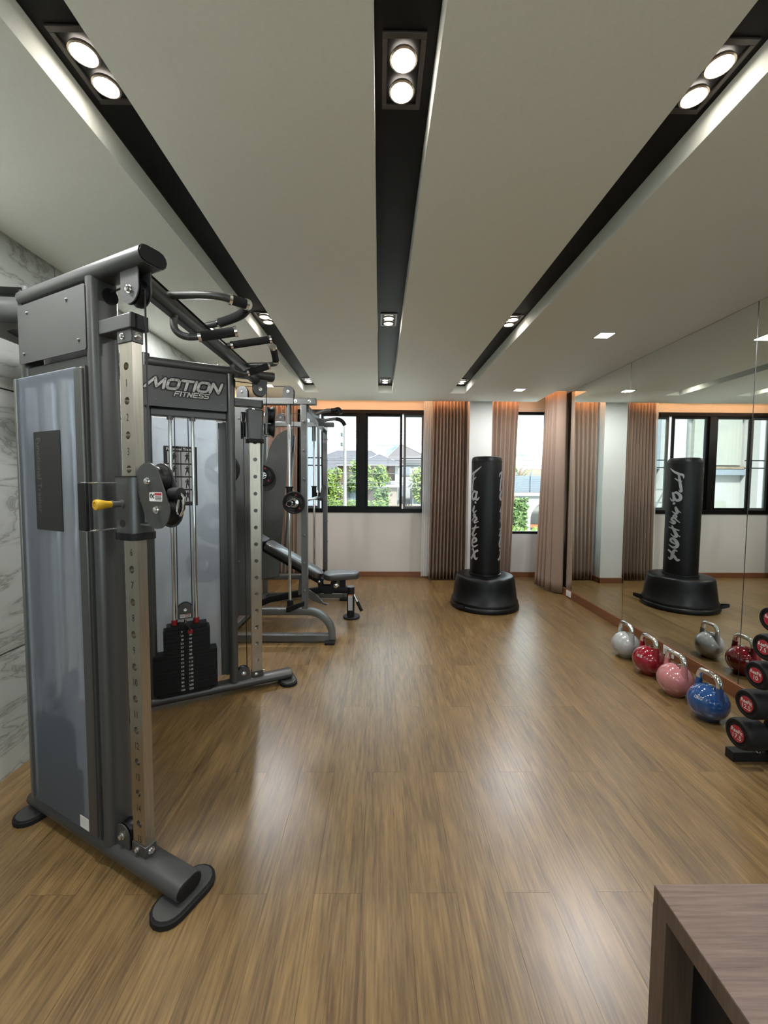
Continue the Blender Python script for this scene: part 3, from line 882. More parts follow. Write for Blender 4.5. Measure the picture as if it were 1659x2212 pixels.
def build_tower(sg):
    P = tower(sg)
    up = (0, 0, 1)
    near = sg < 0
    # base
    bb = part('base_beam', MB().sweep(ST, [P(.02 if near else -.05, 0, .0515), P(.92, 0, .0515)], up), MT['steel'], tr)
    part('end_cap', MB().sweep(stadium(.089, .049), [P(.915, 0, .0515), P(.9235, 0, .0515)], up), MT['black'], bb, label='black oval end cap')
    rubber_pad(P, .895, tr); rubber_pad(P, .06 if near else -.02, tr)
    dv = P(1, 0, 0) - P(0, 0, 0); nv = P(0, 1, 0) - P(0, 0, 0)
    part('main_post', MB().sweep([(b, a) for a, b in stadium(.095, .05)], [P(.553, 0, .075), P(.553, 0, 2.02)], nv), MT['steel'], tr)
    part('rear_post', MB().sweep([(b, a) for a, b in stadium(.07, .05)], [P(.10, 0, .075), P(.10, 0, 2.085)], nv), MT['steel'], tr)
    tb = part('top_beam', MB().sweep(ST, [P(.10, 0, 2.04), P(.818, 0, 2.04)], up), MT['steel'], tr)
    part('end_cap', MB().sweep(stadium(.089, .049), [P(.815, 0, 2.04), P(.8225, 0, 2.04)], up), MT['black'], tb, label='black oval end cap')
    for u in (.49, .63):
        part('bolt', bolt_mb(P(u, -.012, 2.0675), up, .009, .012), MT['chrome'], tr)
    part('lower_beam', MB().box(.12, .53, -.026, .026, 1.738, 1.782, P), MT['steel'], tr, .006)
    # cover panels with screws
    for v, lab in ((-.0475, 0), (.0475, 1)):
        s_ = 1 if v > 0 else -1
        pl = part('cover_panel', MB().prism(rrect(.118 if v < 0 else .085, .545 if v < 0 else .53, 1.787, 1.998 if v < 0 else 2.012, .008), v - .0015, v + .0015, lambda a, b, c_: P(a, c_, b)), MT['steel'], tr, label='flat grey cover panel under the top beam')
        for u, z in ((.185, 1.965), (.44, 1.965), (.155, 1.822), (.505, 1.822)):
            part('screw', bolt_mb(P(u, v + s_ * .0015, z), nv * s_, .0042, .003), MT['steel2'], pl)
        if not near and lab:
            # logo: black outlined lettering; reading direction runs from rear to front of the tower
            cxu = .287
            for txt, u_, z_, ht, wd_, gap, sw in (('MOTION', .127, 1.893, .053, .0555, .0143, .0072), ('FITNESS', .244, 1.8545, .0255, .0224, .0072, .0032)):
                for grow, mname, lift in ((.0088, 'ink', .0006), (0.0, 'silverink', .0012)):
                    part('lettering', logo_word(txt, lambda a, b: P(u_ + a + b * .30, v + .0015 + lift, z_ + b), ht, wd_, gap, sw + grow * (1 if ht > .04 else .7)), MT[mname], pl, smooth=False, label='silver brand lettering' if grow == 0 else 'black outline of the brand lettering')
    # frosted outer panel and its aluminium strips
    zb, zt = (.100, 1.735)
    part('frosted_panel', MB().prism(rrect(.105, .488, zb, zt, .004), -.0535, -.0495, lambda a, b, c_: P(a, c_, b)), MT['frost'], tr, smooth=False, label='frosted bluish acrylic side panel')
    part('panel_strip', MB().box(.092, .107, -.060, -.045, zb, zt, P), MT['steel2'], tr, .002)
    stp = part('panel_strip', MB().box(.484, .530, -.0600, -.046, zb + .002, zt - .004, P), MT['steel'], tr, .005)
    part('strip_groove', MB().box(.512, .540, -.052, -.042, zb, zt, P), MT['steel'], stp)
    # weight stack
    z0, hh = .090, .0238
    g = part('stack_base', MB().box(.13, .42, -.04, .05, .078, .0895, P), MT['rubber'], tr)
    nums = list(range(16))
    for i in range(17):
        za = z0 + i * hh
        if i < 10: u0, u1, v0, v1 = .102, .452, -.036, .048
        elif i < 16: u0, u1, v0, v1 = .158, .412, -.036, .048
        else: u0, u1, v0, v1 = .175, .396, -.036, .044
        pl = part('weight_plate', MB().box(u0, u1, v0, v1, za + .0005, za + hh - .0008, P), MT['iron'], tr, .0012)
        k = 15 - i
        if 0 <= k <= 15:
            mb = MB()
            if k >= 0:
                text_on(mb, str(KG[k]), lambda x, y: P(.257 + x, v1 + .0006, za + .0055 + y), .0165, 0, .0003)
                text_on(mb, str(LB[k]), lambda x, y: P(.303 + x, v1 + .0006, za + .0055 + y), .0165, 0, .0003)
            part('number', mb, MT['whitelabel'], pl, smooth=False)
    ztop = z0 + 17 * hh
    for u in (.219, .338):
        rd = part('guide_rod', MB().tube([P(u, .012, ztop - .4), P(u, .012, 1.745)], .0105, 14), MT['chrome'], tr)
        part('bushing', MB().lathe([(.012, 0), (.0175, .002), (.0175, .030), (.0125, .032)], 16, lambda x, y, z: P(u + x, .012 + y, ztop + z)), MT['red'], rd, label='red guide rod bushing')
        part('rod_clamp', MB().lathe([(.017, 0), (.017, .02)], 14, lambda x, y, z: P(u + x, .012 + y, 1.72 + z)), MT['steel'], rd)
    # moving pulley over the stack
    mvp = part('stack_pulley', MB().prism([(.278 + .042 * math.cos(t), .585 + .042 * math.sin(t)) for t in [PI * i / 12 for i in range(13)]] + [(.236, .530), (.320, .530)], .026, .030, lambda a, b, c_: P(a, c_, b)).prism([(.278 + .042 * math.cos(t), .585 + .042 * math.sin(t)) for t in [PI * i / 12 for i in range(13)]] + [(.236, .530), (.320, .530)], -.006, -.002, lambda a, b, c_: P(a, c_, b)), MT['steel'], tr)
    part('pulley_wheel', MB().prism(circ(.040, 20, .278, .585), .002, .022, lambda a, b, c_: P(a, c_, b)), MT['black'], mvp)
    part('bolt', bolt_mb(P(.278, .030, .585), nv, .006, .006), MT['chrome'], mvp)
    warn_sticker(mvp, lambda a, b, l: P(.249 + a, .0302 + l, .5385 + b), .058, .020)
    part('stack_stem', MB().tube([P(.278, .012, ztop - .01), P(.278, .012, .532)], .007, 10), MT['chrome'], tr)
    cb = MB()
    for u in (.239, .317): cb.tube([P(u, .012, .585), P(u + (.003 if u < .27 else -.003), .012, 1.745)], .0028, 6)
    part('cable', cb, MT['cable'], tr)
    pin = part('selector_pin', MB().lathe([(.004, -.03), (.004, 0), (.014, .003), (.016, .018), (.012, .024)], 14, lambda x, y, z: P(.302 + x, .048 + z, ztop - .035 + y)), MT['red'], tr, label='red selector pin knob')
    part('coiled_cord', MB().tube([P(.302, .066, ztop - .03), P(.296, .07, ztop - .004), P(.27, .05, ztop + .012), P(.245, .03, ztop + .016), P(.238, .015, ztop + .006)], .007, 8), MT['foam'], pin)
    # exercise chart
    if near:
        pc = part('placard', MB().prism(rrect(.212, .384, 1.176, 1.532, .003), -.0565, -.0540, lambda a, b, c_: P(a, c_, b)), MT['ink'], tr, smooth=False, label='black placard with faint rotated writing')
        mb = MB()
        text_on(mb, 'Functional Trainer', lambda x, y: P(.230 + y, -.0570, 1.512 - x), .040, 0, .0006, .92, 'LEFT')
        part('lettering', mb, MT['inkgrey'], pc, smooth=False)
    else:
        pc = part('placard', MB().prism(rrect(.180, .362, 1.212, 1.572, .003), -.0490, -.0465, lambda a, b, c_: P(a, c_, b)), MT['ink'], tr, smooth=False, label='black exercise chart with rows of small figures')
        L = lambda x, y: P(.271 + x, -.0462, y)
        mb = MB(); text_on(mb, 'Functional Trainer', L_ if False else (lambda x, y: P(.271 + x, -.0460, 1.548 + y)), .0215, 0, .0006, .95)
        part('lettering', mb, MT['whitelabel'], pc, smooth=False)
        for r_ in range(4):
            zc = 1.470 - r_ * .078
            for x0_ in (.200, .2725): part('chart_cell', MB().prism([(x0_, zc), (x0_ + .0695, zc), (x0_ + .0695, zc + .069), (x0_, zc + .069)], -.0465, -.0461, lambda a, b, c_: P(a, c_, b)), MT['greylabel'], pc, smooth=False)
            for cx_, po_ in ((.235, (r_ * .7) % 1.0), (.307, (r_ * .5 + .4) % 1.0)):
                fg_ = MB(); figure_print(fg_, lambda x, y: P(x, -.0458, y), cx_, zc + .004, .060, po_)
                part('figure_print', fg_, MT['ink'], pc, smooth=False)
    if near:
        st = part('info_sticker', MB().prism(rrect(.420, .474, .104, .148, .002), -.0546, -.0538, lambda a, b, c_: P(a, c_, b)), MT['whitelabel'], tr, smooth=False, label='small white product sticker on the frosted panel')
        mb = MB()
        for k in range(5): mb.box(.425, .458 + .01 * (k % 2), -.0549, -.0545, .142 - .006 * k, .1435 - .006 * k, P)
        part('sticker_line', mb, MT['greylabel'], st, smooth=False)
    # upright rail with holes
    hz = [1.722 - .1095 * i for i in range(15)]
    ru0, ru1, rv = .666, .731, .016
    rl = part('upright_rail', holed_rail(P, ru0, ru1, -rv, rv, .082, 1.832, hz, .0125), MT['rail'], tr, label='brushed steel upright with adjustment holes')
    if near:
        mb = MB()
        for i in range(15):
            text_on(mb, str(i + 1 if i < 10 else i + 1), lambda x, y: P((ru0 + ru1) / 2 + x, -rv - .0004, hz[i] - .064 + y), .034, 0, 0, .72)
        part('number', mb, MT['ink'], rl, smooth=False)
    for z0_, z1_ in ((.078, .118), (1.795, 1.836)):
        br = part('rail_bracket', MB().box(ru0 - .004, ru1 + .004, -rv - .004, rv + .004, z0_, z1_, P), MT['steel'], tr, .002)
        for vv in (-1, 1):
            part('bolt', bolt_mb(P((ru0 + ru1) / 2 - .008, vv * (rv + .004), (z0_ + z1_) / 2), nv * vv, .007, .007), MT['chrome'], br)
        part('bolt', bolt_mb(P(ru1 + .004, 0, (z0_ + z1_) / 2), dv, .008, .008), MT['chrome'], br)
    arm = part('rail_arm', MB().box(.575, .742, -.028, .028, 1.834, 1.880, P), MT['steel'], tr, .003)
    part('end_cap', MB().box(.742, .750, -.0285, .0285, 1.8335, 1.8805, P), MT['black'], arm, .002, label='black square end cap')
    # fixed pulleys
    def pulley(name, u, z, r, zroot, down):
        c1 = [(u + r * math.cos(t), z + (-1 if down else 1) * r * math.sin(t)) for t in [PI * i / 12 for i in range(13)]]
        out = c1 + [(u - r, zroot), (u + r, zroot)]
        mb = MB()
        for v in (-.0225, .0185): mb.prism(out, v, v + .004, lambda a, b, c_: P(a, c_, b))
        p = part(name, mb, MT['steel'], tr)
        part('pulley_wheel', MB().lathe([(r * .99, -.013), (r * .88, -.004), (r * .88, .004), (r * .99, .013)], 24, lambda x, y, h: P(u + x, h, z + y - .002)), MT['black'], p, label='black grooved pulley wheel')
        for vv in (-1, 1): part('bolt', bolt_mb(P(u, vv * .0225, z), nv * vv, .009, .010), MT['chrome'], p)
        return p
    pulley('top_pulley', .735, 1.952, .043, 2.018, True)
    pulley('low_pulley', .612, .118, .040, .072, False)
    part('pulley_wheel', MB().lathe([(.026, -.004), (.026, .004)], 18, lambda x, y, h: P(.5785 + h, .012 + x, 1.972 + y)), MT['black'], tr)
    ct = 1.367 if near else 1.812          # carriage height
    part('cable', MB().tube([P(.777, 0, 1.952), P(.777, 0, ct - .02)], .003, 6), MT['cable'], tr)
    part('cable', MB().tube([P(.648, 0, .118), P(.647, 0, ct - .24), ] if near else [P(.635, .0, .118), P(.632, .0, 1.72)], .003, 6), MT['cable'], tr)
    part('cable', MB().tube([P(.58, .012, 1.985), P(.70, .006, 1.985)], .003, 6), MT['cable'], tr)
    if not near:
        cr = part('cable_end', MB().tube([P(.632, 0, 1.72), P(.632, 0, 1.80)], [.006, .014], 10), MT['black'], tr)
        part('shackle', MB().tube([P(.620, 0, 1.80), P(.620, 0, 1.745), P(.632, 0, 1.725), P(.644, 0, 1.745), P(.644, 0, 1.80)], .004, 8), MT['chrome'], cr)
    # carriage
    ch = .178
    sleeve = [(a * 1, b) for a, b in rrect(.648, .752, -.042, .042, .026, 5)]
    ca = part('carriage', MB().prism(sleeve, ct - ch, ct, lambda a, b, z: P(a, b, z)), MT['steel'], tr, label='grey sliding carriage on the upright')
    part('rubber_ring', MB().prism(rrect(.6445, .7555, -.0455, .0455, .028, 5), ct - ch - .024, ct - ch, lambda a, b, z: P(a, b, z)), MT['rubber'], ca, .002)
    part('rubber_ring', MB().prism(rrect(.647, .753, -.043, .043, .026, 5), ct, ct + .004, lambda a, b, z: P(a, b, z)), MT['rubber'], ca)
    for dz in (-.018, -ch + .012):
        part('handle_bracket', MB().box(.640, .665, -.130, -.030, ct + dz - .0022, ct + dz + .0022, P), MT['chrome'], ca, .001)
    part('handle_bar', MB().box(.633, .674, -.136, -.124, ct - ch + .012, ct - .018, P), MT['black'], ca, .003, label='flat black carriage handle')
    kn = part('pull_pin', MB().lathe([(.0135, .040), (.0135, .048), (.010, .048), (.010, .072), (.012, .072), (.012, .077)], 14, lambda x, y, h: P(.700 + x, -h, ct - .085 + y)), MT['steel2'], ca)
    part('knob', MB().lathe([(.0105, .076), (.011, .083), (.012, .093), (.0150, .107), (.0170, .116), (.0155, .123), (.010, .125), (.009, .121)], 18, lambda x, y, h: P(.700 + x, -h, ct - .085 + y)), MT['yellow'], ca, label='yellow pull pin knob')
    part('pin_hole', MB().lathe([(.0125, 0), (.0125, .0012)], 18, lambda x, y, h: P(.700 + x, -.0421 - h, ct - ch + .03 + y)), MT['ink'], ca)
    # swivel pulley head
    hg = part('hinge', MB().tube([P(.775, 0, ct - ch + .035), P(.775, 0, ct - .075)], .016, 14), MT['steel2'], ca)
    for dz in (-ch + .028, -.074):
        part('hinge_plate', MB().box(.748, .800, -.018, .018, ct + dz - .003, ct + dz + .003, P), MT['steel2'], ca)
    if near:
        c1, c2 = (.803, ct - .012), (.842, ct - .100)
        Q = lambda a, b, c_: P(a, c_, b)
    else:
        c1, c2 = (.800, ct - .012), (.812, ct - .100)
        Q = lambda a, b, c_: P(.800 + c_, -(a - .785) * .9, b)
    sh = part('swivel_head', MB().prism(hull2(c1, .058, c2, .060), -.025, -.0215, Q).prism(hull2(c1, .058, c2, .060), .0215, .025, Q), MT['steel'], ca if False else tr, label='swivelling twin pulley head')
    for (cu, cz) in (c1, c2):
        part('pulley_wheel', MB().lathe([(.053, -.018), (.047, -.005), (.047, .005), (.053, .018)], 26, lambda x, y, h: Q(cu + x, cz + y, h)), MT['black'], sh)
        part('bolt', bolt_mb(Q(cu, cz, -.025), -nv, .0085, .008), MT['chrome'], sh)
    if near:
        warn_sticker(sh, lambda a, b, l: Q(c1[0] + .008 + a, c1[1] - .062 + b, -.0252 - l), .060, .028)
    a0 = (c2[0] + .035, ct - .050)
    part('cable_stop', MB().lathe([(.017, 0), (.019, .01), (.019, .045), (.012, .048)], 16, lambda x, y, h: Q(a0[0] + h, a0[1] + y, x)), MT['rubber'], sh, label='black rubber cable stop')
    e = (a0[0] + .048, a0[1])
    part('carabiner', MB().tube([Q(e[0] - .004, e[1] + .002, 0), Q(e[0] + .010, e[1] - .012, 0), Q(e[0] + .008, e[1] - .045, 0), Q(e[0] - .006, e[1] - .066, 0), Q(e[0] - .022, e[1] - .066, 0), Q(e[0] - .024, e[1] - .050, 0), Q(e[0] - .010, e[1] - .012, 0)], .0042, 8), MT['chrome'], sh, label='chrome carabiner hook')
build_tower(-1)
build_tower(1)
# beam joining the towers, pull-up grips, rear tie beam
lc = lambda x, y, z: Vector((x, y, z)) - TO
part('pull_up_beam', MB().sweep(stadium(.05, .075), [lc(-.786, 1.34, 2.015), lc(-.786, 2.66, 2.015)]), MT['steel'], tr)
part('rear_beam', MB().sweep(stadium(.055, .13), [lc(-1.345, 1.615, 2.01), lc(-1.44, 1.605, 2.01), lc(-1.505, 1.64, 2.01), lc(-1.53, 1.72, 2.01), lc(-1.535, 2.0, 2.01), lc(-1.53, 2.28, 2.01), lc(-1.505, 2.36, 2.01), lc(-1.44, 2.395, 2.01), lc(-1.345, 2.385, 2.01)]), MT['steel'], tr)
def smooth_path(pts, n=5):
    out = []
    P_ = [Vector(p) for p in pts]
    for i in range(len(P_) - 1):
        a = P_[max(0, i - 1)]; b = P_[i]; c_ = P_[i + 1]; d_ = P_[min(len(P_) - 1, i + 2)]
        for k in range(n):
            t = k / n
            out.append(.5 * ((2 * b) + (c_ - a) * t + (2 * a - 5 * b + 4 * c_ - d_) * t * t + (3 * b - a - 3 * c_ + d_) * t ** 3))
    out.append(P_[-1]); return out
def grip(path, i0, i1, name='grip_bar'):
    """steel bar along path with a foam grip between two of its points and chrome collars"""
    pts = [lc(*p) for p in path]
    sp = smooth_path(pts, 6)
    b = part(name, MB().tube(sp, .0135, 12), MT['steel'], tr)
    seg = sp[i0 * 6:i1 * 6 + 1]
    part('foam_grip', MB().tube(seg, .0185, 14), MT['foam'], b, label='black foam grip')
    for q, r_ in ((seg[0], seg[1]), (seg[-1], seg[-2])):
        dd = (r_ - q).normalized()
        part('collar', MB().tube([q - dd * .004, q + dd * .007], .0205, 14), MT['chrome'], b)
grip([(-.786, 1.54, 2.035), (-.66, 1.545, 2.04), (-.60, 1.553, 2.04), (-.565, 1.575, 2.04), (-.515, 1.62, 2.04)], 3, 4)
grip([(-.515, 1.62, 2.04), (-.545, 1.69, 2.045), (-.60, 1.76, 2.05), (-.70, 1.83, 2.05), (-.786, 1.86, 2.045)], 0, 3)
grip([(-.786, 1.60, 1.99), (-.785, 1.60, 1.94), (-.755, 1.61, 1.915), (-.70, 1.62, 1.917), (-.57, 1.655, 1.95)], 3, 4)
grip([(-.786, 2.13, 2.05), (-.76, 2.135, 2.055), (-.575, 2.19, 2.105)], 1, 2)
grip([(-.786, 2.40, 2.03), (-.66, 2.385, 2.03), (-.60, 2.365, 2.03), (-.583, 2.33, 2.035), (-.578, 2.25, 2.085)], 3, 4)
grip([(-.786, 2.21, 1.99), (-.78, 2.22, 1.955), (-.745, 2.25, 1.945), (-.72, 2.26, 1.95), (-.615, 2.30, 2.0)], 3, 4)

# ================================================================== SMITH RACK
SO = Vector((-.85, 4.07, 0))
sm = thing('smith_rack', 'silver smith rack with guided barbell and curved base tubes by the back window', 'gym machine', SO)
ls = lambda x, y, z: Vector((x, y, z)) - SO
def sbox(mb, x0, x1, y0, y1, z0, z1): return mb.box(x0, x1, y0, y1, z0, z1, ls)
SQ = rrect(-.03, .03, -.03, .03, .006, 2)
for yy, sgn in ((3.42, -1), (4.72, 1)):
    part('upright', sbox(MB(), -.65, -.600, yy - .03, yy + .03, .29, 2.0), MT['steel2'], sm, .004)
    for z in [1.86 - .235 * i for i in range(7)]:
        part('bolt', bolt_mb(ls(-.625, yy - .03, z), (0, -1, 0), .009, .005), MT['steel2'], sm)
        if sgn > 0: part('bolt', bolt_mb(ls(-.600, yy, z), (1, 0, 0), .011, .006), MT['chrome'], sm)
    part('top_beam', sbox(MB(), -1.35, -.525, yy - .032, yy + .032, 2.0, 2.052), MT['steel2'], sm, .004)
    for x in (-.69, -.575): part('bolt', bolt_mb(ls(x, yy - .032, 2.026), (0, -1, 0), .010, .006), MT['chrome'], sm)
    path = [(-1.36, .268)] + [(-.60, .268)] + [(-.60 + .205 * math.sin(t), .268 - .205 + .205 * math.cos(t)) for t in [PI / 2 * i / 10 for i in range(1, 11)]] + [(-.395, .03)]
    part('base_arch', MB().sweep(rrect(-.032, .032, -.028, .028, .005, 2), [ls(x, yy, z) for x, z in path], (0, 1, 0) if False else (0, 0, 1)) if False else
         MB().sweep([(b, a) for a, b in rrect(-.032, .032, -.028, .028, .005, 2)], [ls(x, yy, z) for x, z in path], (0, 1, 0)), MT['steel2'], sm)
    part('base_rail', sbox(MB(), -1.36, -.420, yy - .032, yy + .032, .02, .072), MT['steel2'], sm, .004)
    ft = part('foot_block', sbox(MB(), -.452, -.368, yy - .075, yy + .06, 0, .026), MT['rubber'], sm, .004)
    part('rear_upright', sbox(MB(), -1.34, -1.29, yy - .03, yy + .03, .29, 2.0), MT['steel2'], sm, .004)
    part('rear_foot', sbox(MB(), -1.37, -1.29, yy - .05, yy + .05, 0, .022), MT['rubber'], sm, .004)
    part('rear_post', sbox(MB(), -1.35, -1.30, yy - .028, yy + .028, .07, .245), MT['steel2'], sm, .004)
    # guide rod, its stop, collar and the spotter hook
    gx = -.752
    part('guide_rod', MB().tube([ls(gx, yy, .30), ls(gx, yy, 2.0)], .0125, 14), MT['chrome'], sm)
    part('rod_sleeve', MB().tube([ls(gx, yy, 1.84), ls(gx, yy, 2.0)], .022, 14), MT['steel2'], sm)
    part('stop_ring', MB().tube([ls(gx, yy, .30), ls(gx, yy, .365)], .026, 14), MT['black'], sm)
    part('safety_stop', MB().prism([(-.085, .31), (.065, .365), (.065, .345), (.065, .325), (-.06, .27), (-.085, .27)], -.045, -.018, lambda a, b, c_: ls(gx + a + .06, yy + c_ * 1.0, b + .0)), MT['black'], sm, .003)
    cr = part('bar_carriage', MB().tube([ls(gx, yy, 1.165), ls(gx, yy, 1.315)], .026, 16), MT['black'], sm)
    part('carriage_ring', MB().tube([ls(gx, yy, 1.312), ls(gx, yy, 1.326)], .033, 16), MT['black'], cr)
    part('bar_bracket', sbox(MB(), gx + .01, -.655, yy - .02 - sgn * .0, yy + .02, 1.165, 1.25), MT['black'], cr, .006)
    part('hook_plate', MB().prism(hull2((-.67, 1.175), .020, (-.635, 1.315), .026), -.004, .004, lambda a, b, c_: ls(a, yy - sgn * .040 + c_, b)), MT['steel'], cr)
    # pulleys for the counterweight cables
    for px_, zz in ((-.752, 2.106), (-1.13, 2.102)):
        out = [(px_ + .045 * math.cos(t), zz + .045 * math.sin(t)) for t in [PI * i / 12 for i in range(13)]] + [(px_ - .045, 2.052), (px_ + .045, 2.052)]
        mb = MB()
        for v in (-.022, .018): mb.prism(out, v, v + .004, lambda a, b, c_: ls(a, yy + c_, b))
        pu = part('pulley', mb, MT['steel'], sm)
        part('pulley_wheel', MB().lathe([(.047, -.014), (.040, 0), (.047, .014)], 24, lambda x, y, h: ls(px_ + x, yy + h, zz + .001 + y)), MT['black'], pu)
        part('bolt', bolt_mb(ls(px_, yy - .022, zz), (0, -1, 0), .008, .007), MT['chrome'], pu)
    part('cable', MB().tube([ls(-1.13, yy, 2.148), ls(-.752, yy, 2.152), ls(-.735, yy, 2.145), ls(-.709, yy, 2.12), ls(-.705, yy - .036, 2.06), ls(-.705, yy - .036, 1.30)], .0028, 6), MT['cable'], sm)
    part('eye_bolt', MB().tube([ls(-.705, yy - .036, 1.19), ls(-.705, yy - .036, 1.275)], .0035, 8), MT['chrome'], sm)
    # sheet-metal weight covers
    if sgn < 0:
        out = [(-1.215, .25), (-.985, .25), (-.985, 1.99), (-1.155, 1.99), (-1.215, 1.93)]
    else:
        out = [(-1.40, .235), (-1.155, .28), (-1.05, 1.60), (-.985, 1.80), (-.985, 1.975), (-1.02, 1.97), (-1.09, 1.95), (-1.16, 1.905), (-1.21, 1.84), (-1.255, 1.74), (-1.285, 1.60), (-1.32, 1.42), (-1.38, 1.0), (-1.40, .94)]
    cov = part('cover_sheet', MB().prism(out, -.004, .004, lambda a, b, c_: ls(a, yy - .04 + c_, b)), MT['sheetgrey'], sm, .001, label='grey sheet-metal counterweight cover')
    for x, z in ((out[-1][0] + .03, 1.3), (out[-1][0] + .05, .7), (-1.15, 1.88)):
        part('screw', bolt_mb(ls(x, yy - .044, z), (0, -1, 0), .006, .004), MT['steel2'], cov)
    part('cover_brace', MB().sweep(rrect(-.014, .014, -.014, .014, .003, 2), [ls(-1.02 - (.1 if sgn > 0 else 0), yy + .03, .30), ls(-.985, yy + .03, 1.90)], (1, 0, 0)), MT['steel2'], sm)
part('front_beam', sbox(MB(), -.652, -.590, 3.44, 4.70, 1.945, 2.0), MT['steel2'], sm, .004)
part('rear_beam', sbox(MB(), -1.345, -1.285, 3.44, 4.70, 1.945, 2.0), MT['steel2'], sm, .004)
part('rear_low_beam', sbox(MB(), -1.345, -1.285, 3.44, 4.70, .025, .075), MT['steel2'], sm, .004)
for yy, dz in ((3.86, .05), (4.28, .0)):
    pts = smooth_path([ls(-.60, yy, 2.0), ls(-.50, yy, 2.02 + dz * .3), ls(-.43, yy, 2.02 + dz * .3), ls(-.385, yy - .01, 1.995 + dz), ls(-.36, yy - .01, 1.955 + dz)], 5)
    hb = part('chin_up_handle', MB().tube(pts, .017, 12), MT['steel2'], sm)
    part('handle_grip', MB().tube(pts[8:], .021, 12), MT['rubber'], hb)
part('sign_plate', sbox(MB(), -.545, -.445, 4.035, 4.05, 1.905, 1.945), MT['steel2'], sm, .002)
part('sign_plate_arm', sbox(MB(), -.60, -.54, 4.037, 4.048, 1.915, 1.99), MT['steel2'], sm)
bar = part('smith_bar', MB().tube([ls(-.672, 3.05, 1.20), ls(-.672, 3.055, 1.20), ls(-.672, 3.36, 1.20), ls(-.672, 3.362, 1.20), ls(-.672, 4.778, 1.20), ls(-.672, 4.78, 1.20), ls(-.672, 5.08, 1.20)], [.024, .025, .025, .0145, .0145, .025, .025], 16), MT['chrome'], sm)
part('bar_end', MB().tube([ls(-.672, 3.047, 1.20), ls(-.672, 3.052, 1.20)], .018, 14), MT['black'], bar)
# storage pegs for spare plates
PEGS = [(-1.245, 1.46, .103), (-1.30, 1.03, .165), (-1.39, .70, .205), (-1.285, 1.44, .105)]
for i, (x, z, r) in enumerate(PEGS[:3]):
    part('plate_peg', MB().tube([ls(x, 3.16, z), ls(x, 3.40, z)], .024, 14), MT['chrome'], sm)
for x, z in ((-1.245, 1.46), (-1.30, 1.03), (-1.39, .70)):
    part('peg_bracket', sbox(MB(), min(x - .03, -1.34), max(x + .03, -1.28), 3.385, 3.402, z - .03, z + .03), MT['steel2'], sm)
part('plate_peg', MB().tube([ls(-1.30, 4.54, 1.44), ls(-1.30, 4.70, 1.44)], .024, 14), MT['chrome'], sm)

def plate(label, loc, R_, th, detail=True):
    t = thing('weight_plate', label, 'weight plate', loc, 0, 'rubber weight plates on the smith rack')
    T = lambda x, y, h: Vector((x, h, y))
    k = R_
    mb = MB()
    prof = [(.026, -th / 2), (.045, -th / 2), (.050, -th * .30), (k * .80, -th * .30), (k * .86, -th / 2), (k * .97, -th / 2), (k, -th * .35), (k, th * .35), (k * .97, th / 2), (k * .86, th / 2), (.045, th / 2), (.026, th / 2), (.026, -th / 2)]
    mb.lathe(prof, 36, T, cap=False)
    b = part('plate_body', mb, MT['rubber'], t)
    part('hub_ring', MB().lathe([(.026, -th / 2 - .002), (.038, -th / 2 - .002), (.040, -th / 2 + .004), (.026, -th / 2 + .004), (.026, -th / 2 - .002)], 24, T, cap=False), MT['chrome'], t)
    for a in (75, -45, 195):
        q = math.radians(a); cx, cz = .70 * k * math.cos(q), .70 * k * math.sin(q)
        sq = .055 * k * 2
        dd = [(sq * math.cos(q + PI / 4 + PI / 2 * i), sq * math.sin(q + PI / 4 + PI / 2 * i)) for i in range(4)]
        part('red_mark', MB().prism([(cx + x, cz + z) for x, z in dd], -th * .30 - .0012, -th * .30 + .001, lambda p_, q_, d_: Vector((p_, d_, q_))), MT['redlabel'], t, smooth=False, label='small red square mark')
    for a in (15, 135, 255):
        q0, q1 = math.radians(a - 24), math.radians(a + 24)
        arc = [(.74 * k * math.cos(q0 + (q1 - q0) * i / 8), .74 * k * math.sin(q0 + (q1 - q0) * i / 8)) for i in range(9)] + [(.52 * k * math.cos(q1 + (q0 - q1) * i / 8), .52 * k * math.sin(q1 + (q0 - q1) * i / 8)) for i in range(9)]
        part('grip_slot', MB().prism(arc, -th * .30 - .0016, -th * .30 + .001, lambda p_, q_, d_: Vector((p_, d_, q_))), MT['ink'], t, label='recessed hand grip')
    return t
plate('small black plate with red marks loaded on the smith barbell', (-.672, 3.22, 1.20), .089, .028)
plate('black plate on the upper peg beside the near grey cover', (-1.245, 3.25, 1.46), .138, .03)
plate('large black plate on the middle peg, blurred through the frosted panel', (-1.30, 3.25, 1.03), .165, .035)
plate('black plate on the lowest peg, blurred through the frosted panel', (-1.39, 3.25, .70), .150, .04)
plate('black plate peeping out behind the tall rounded grey cover', (-1.30, 4.60, 1.44), .118, .03)

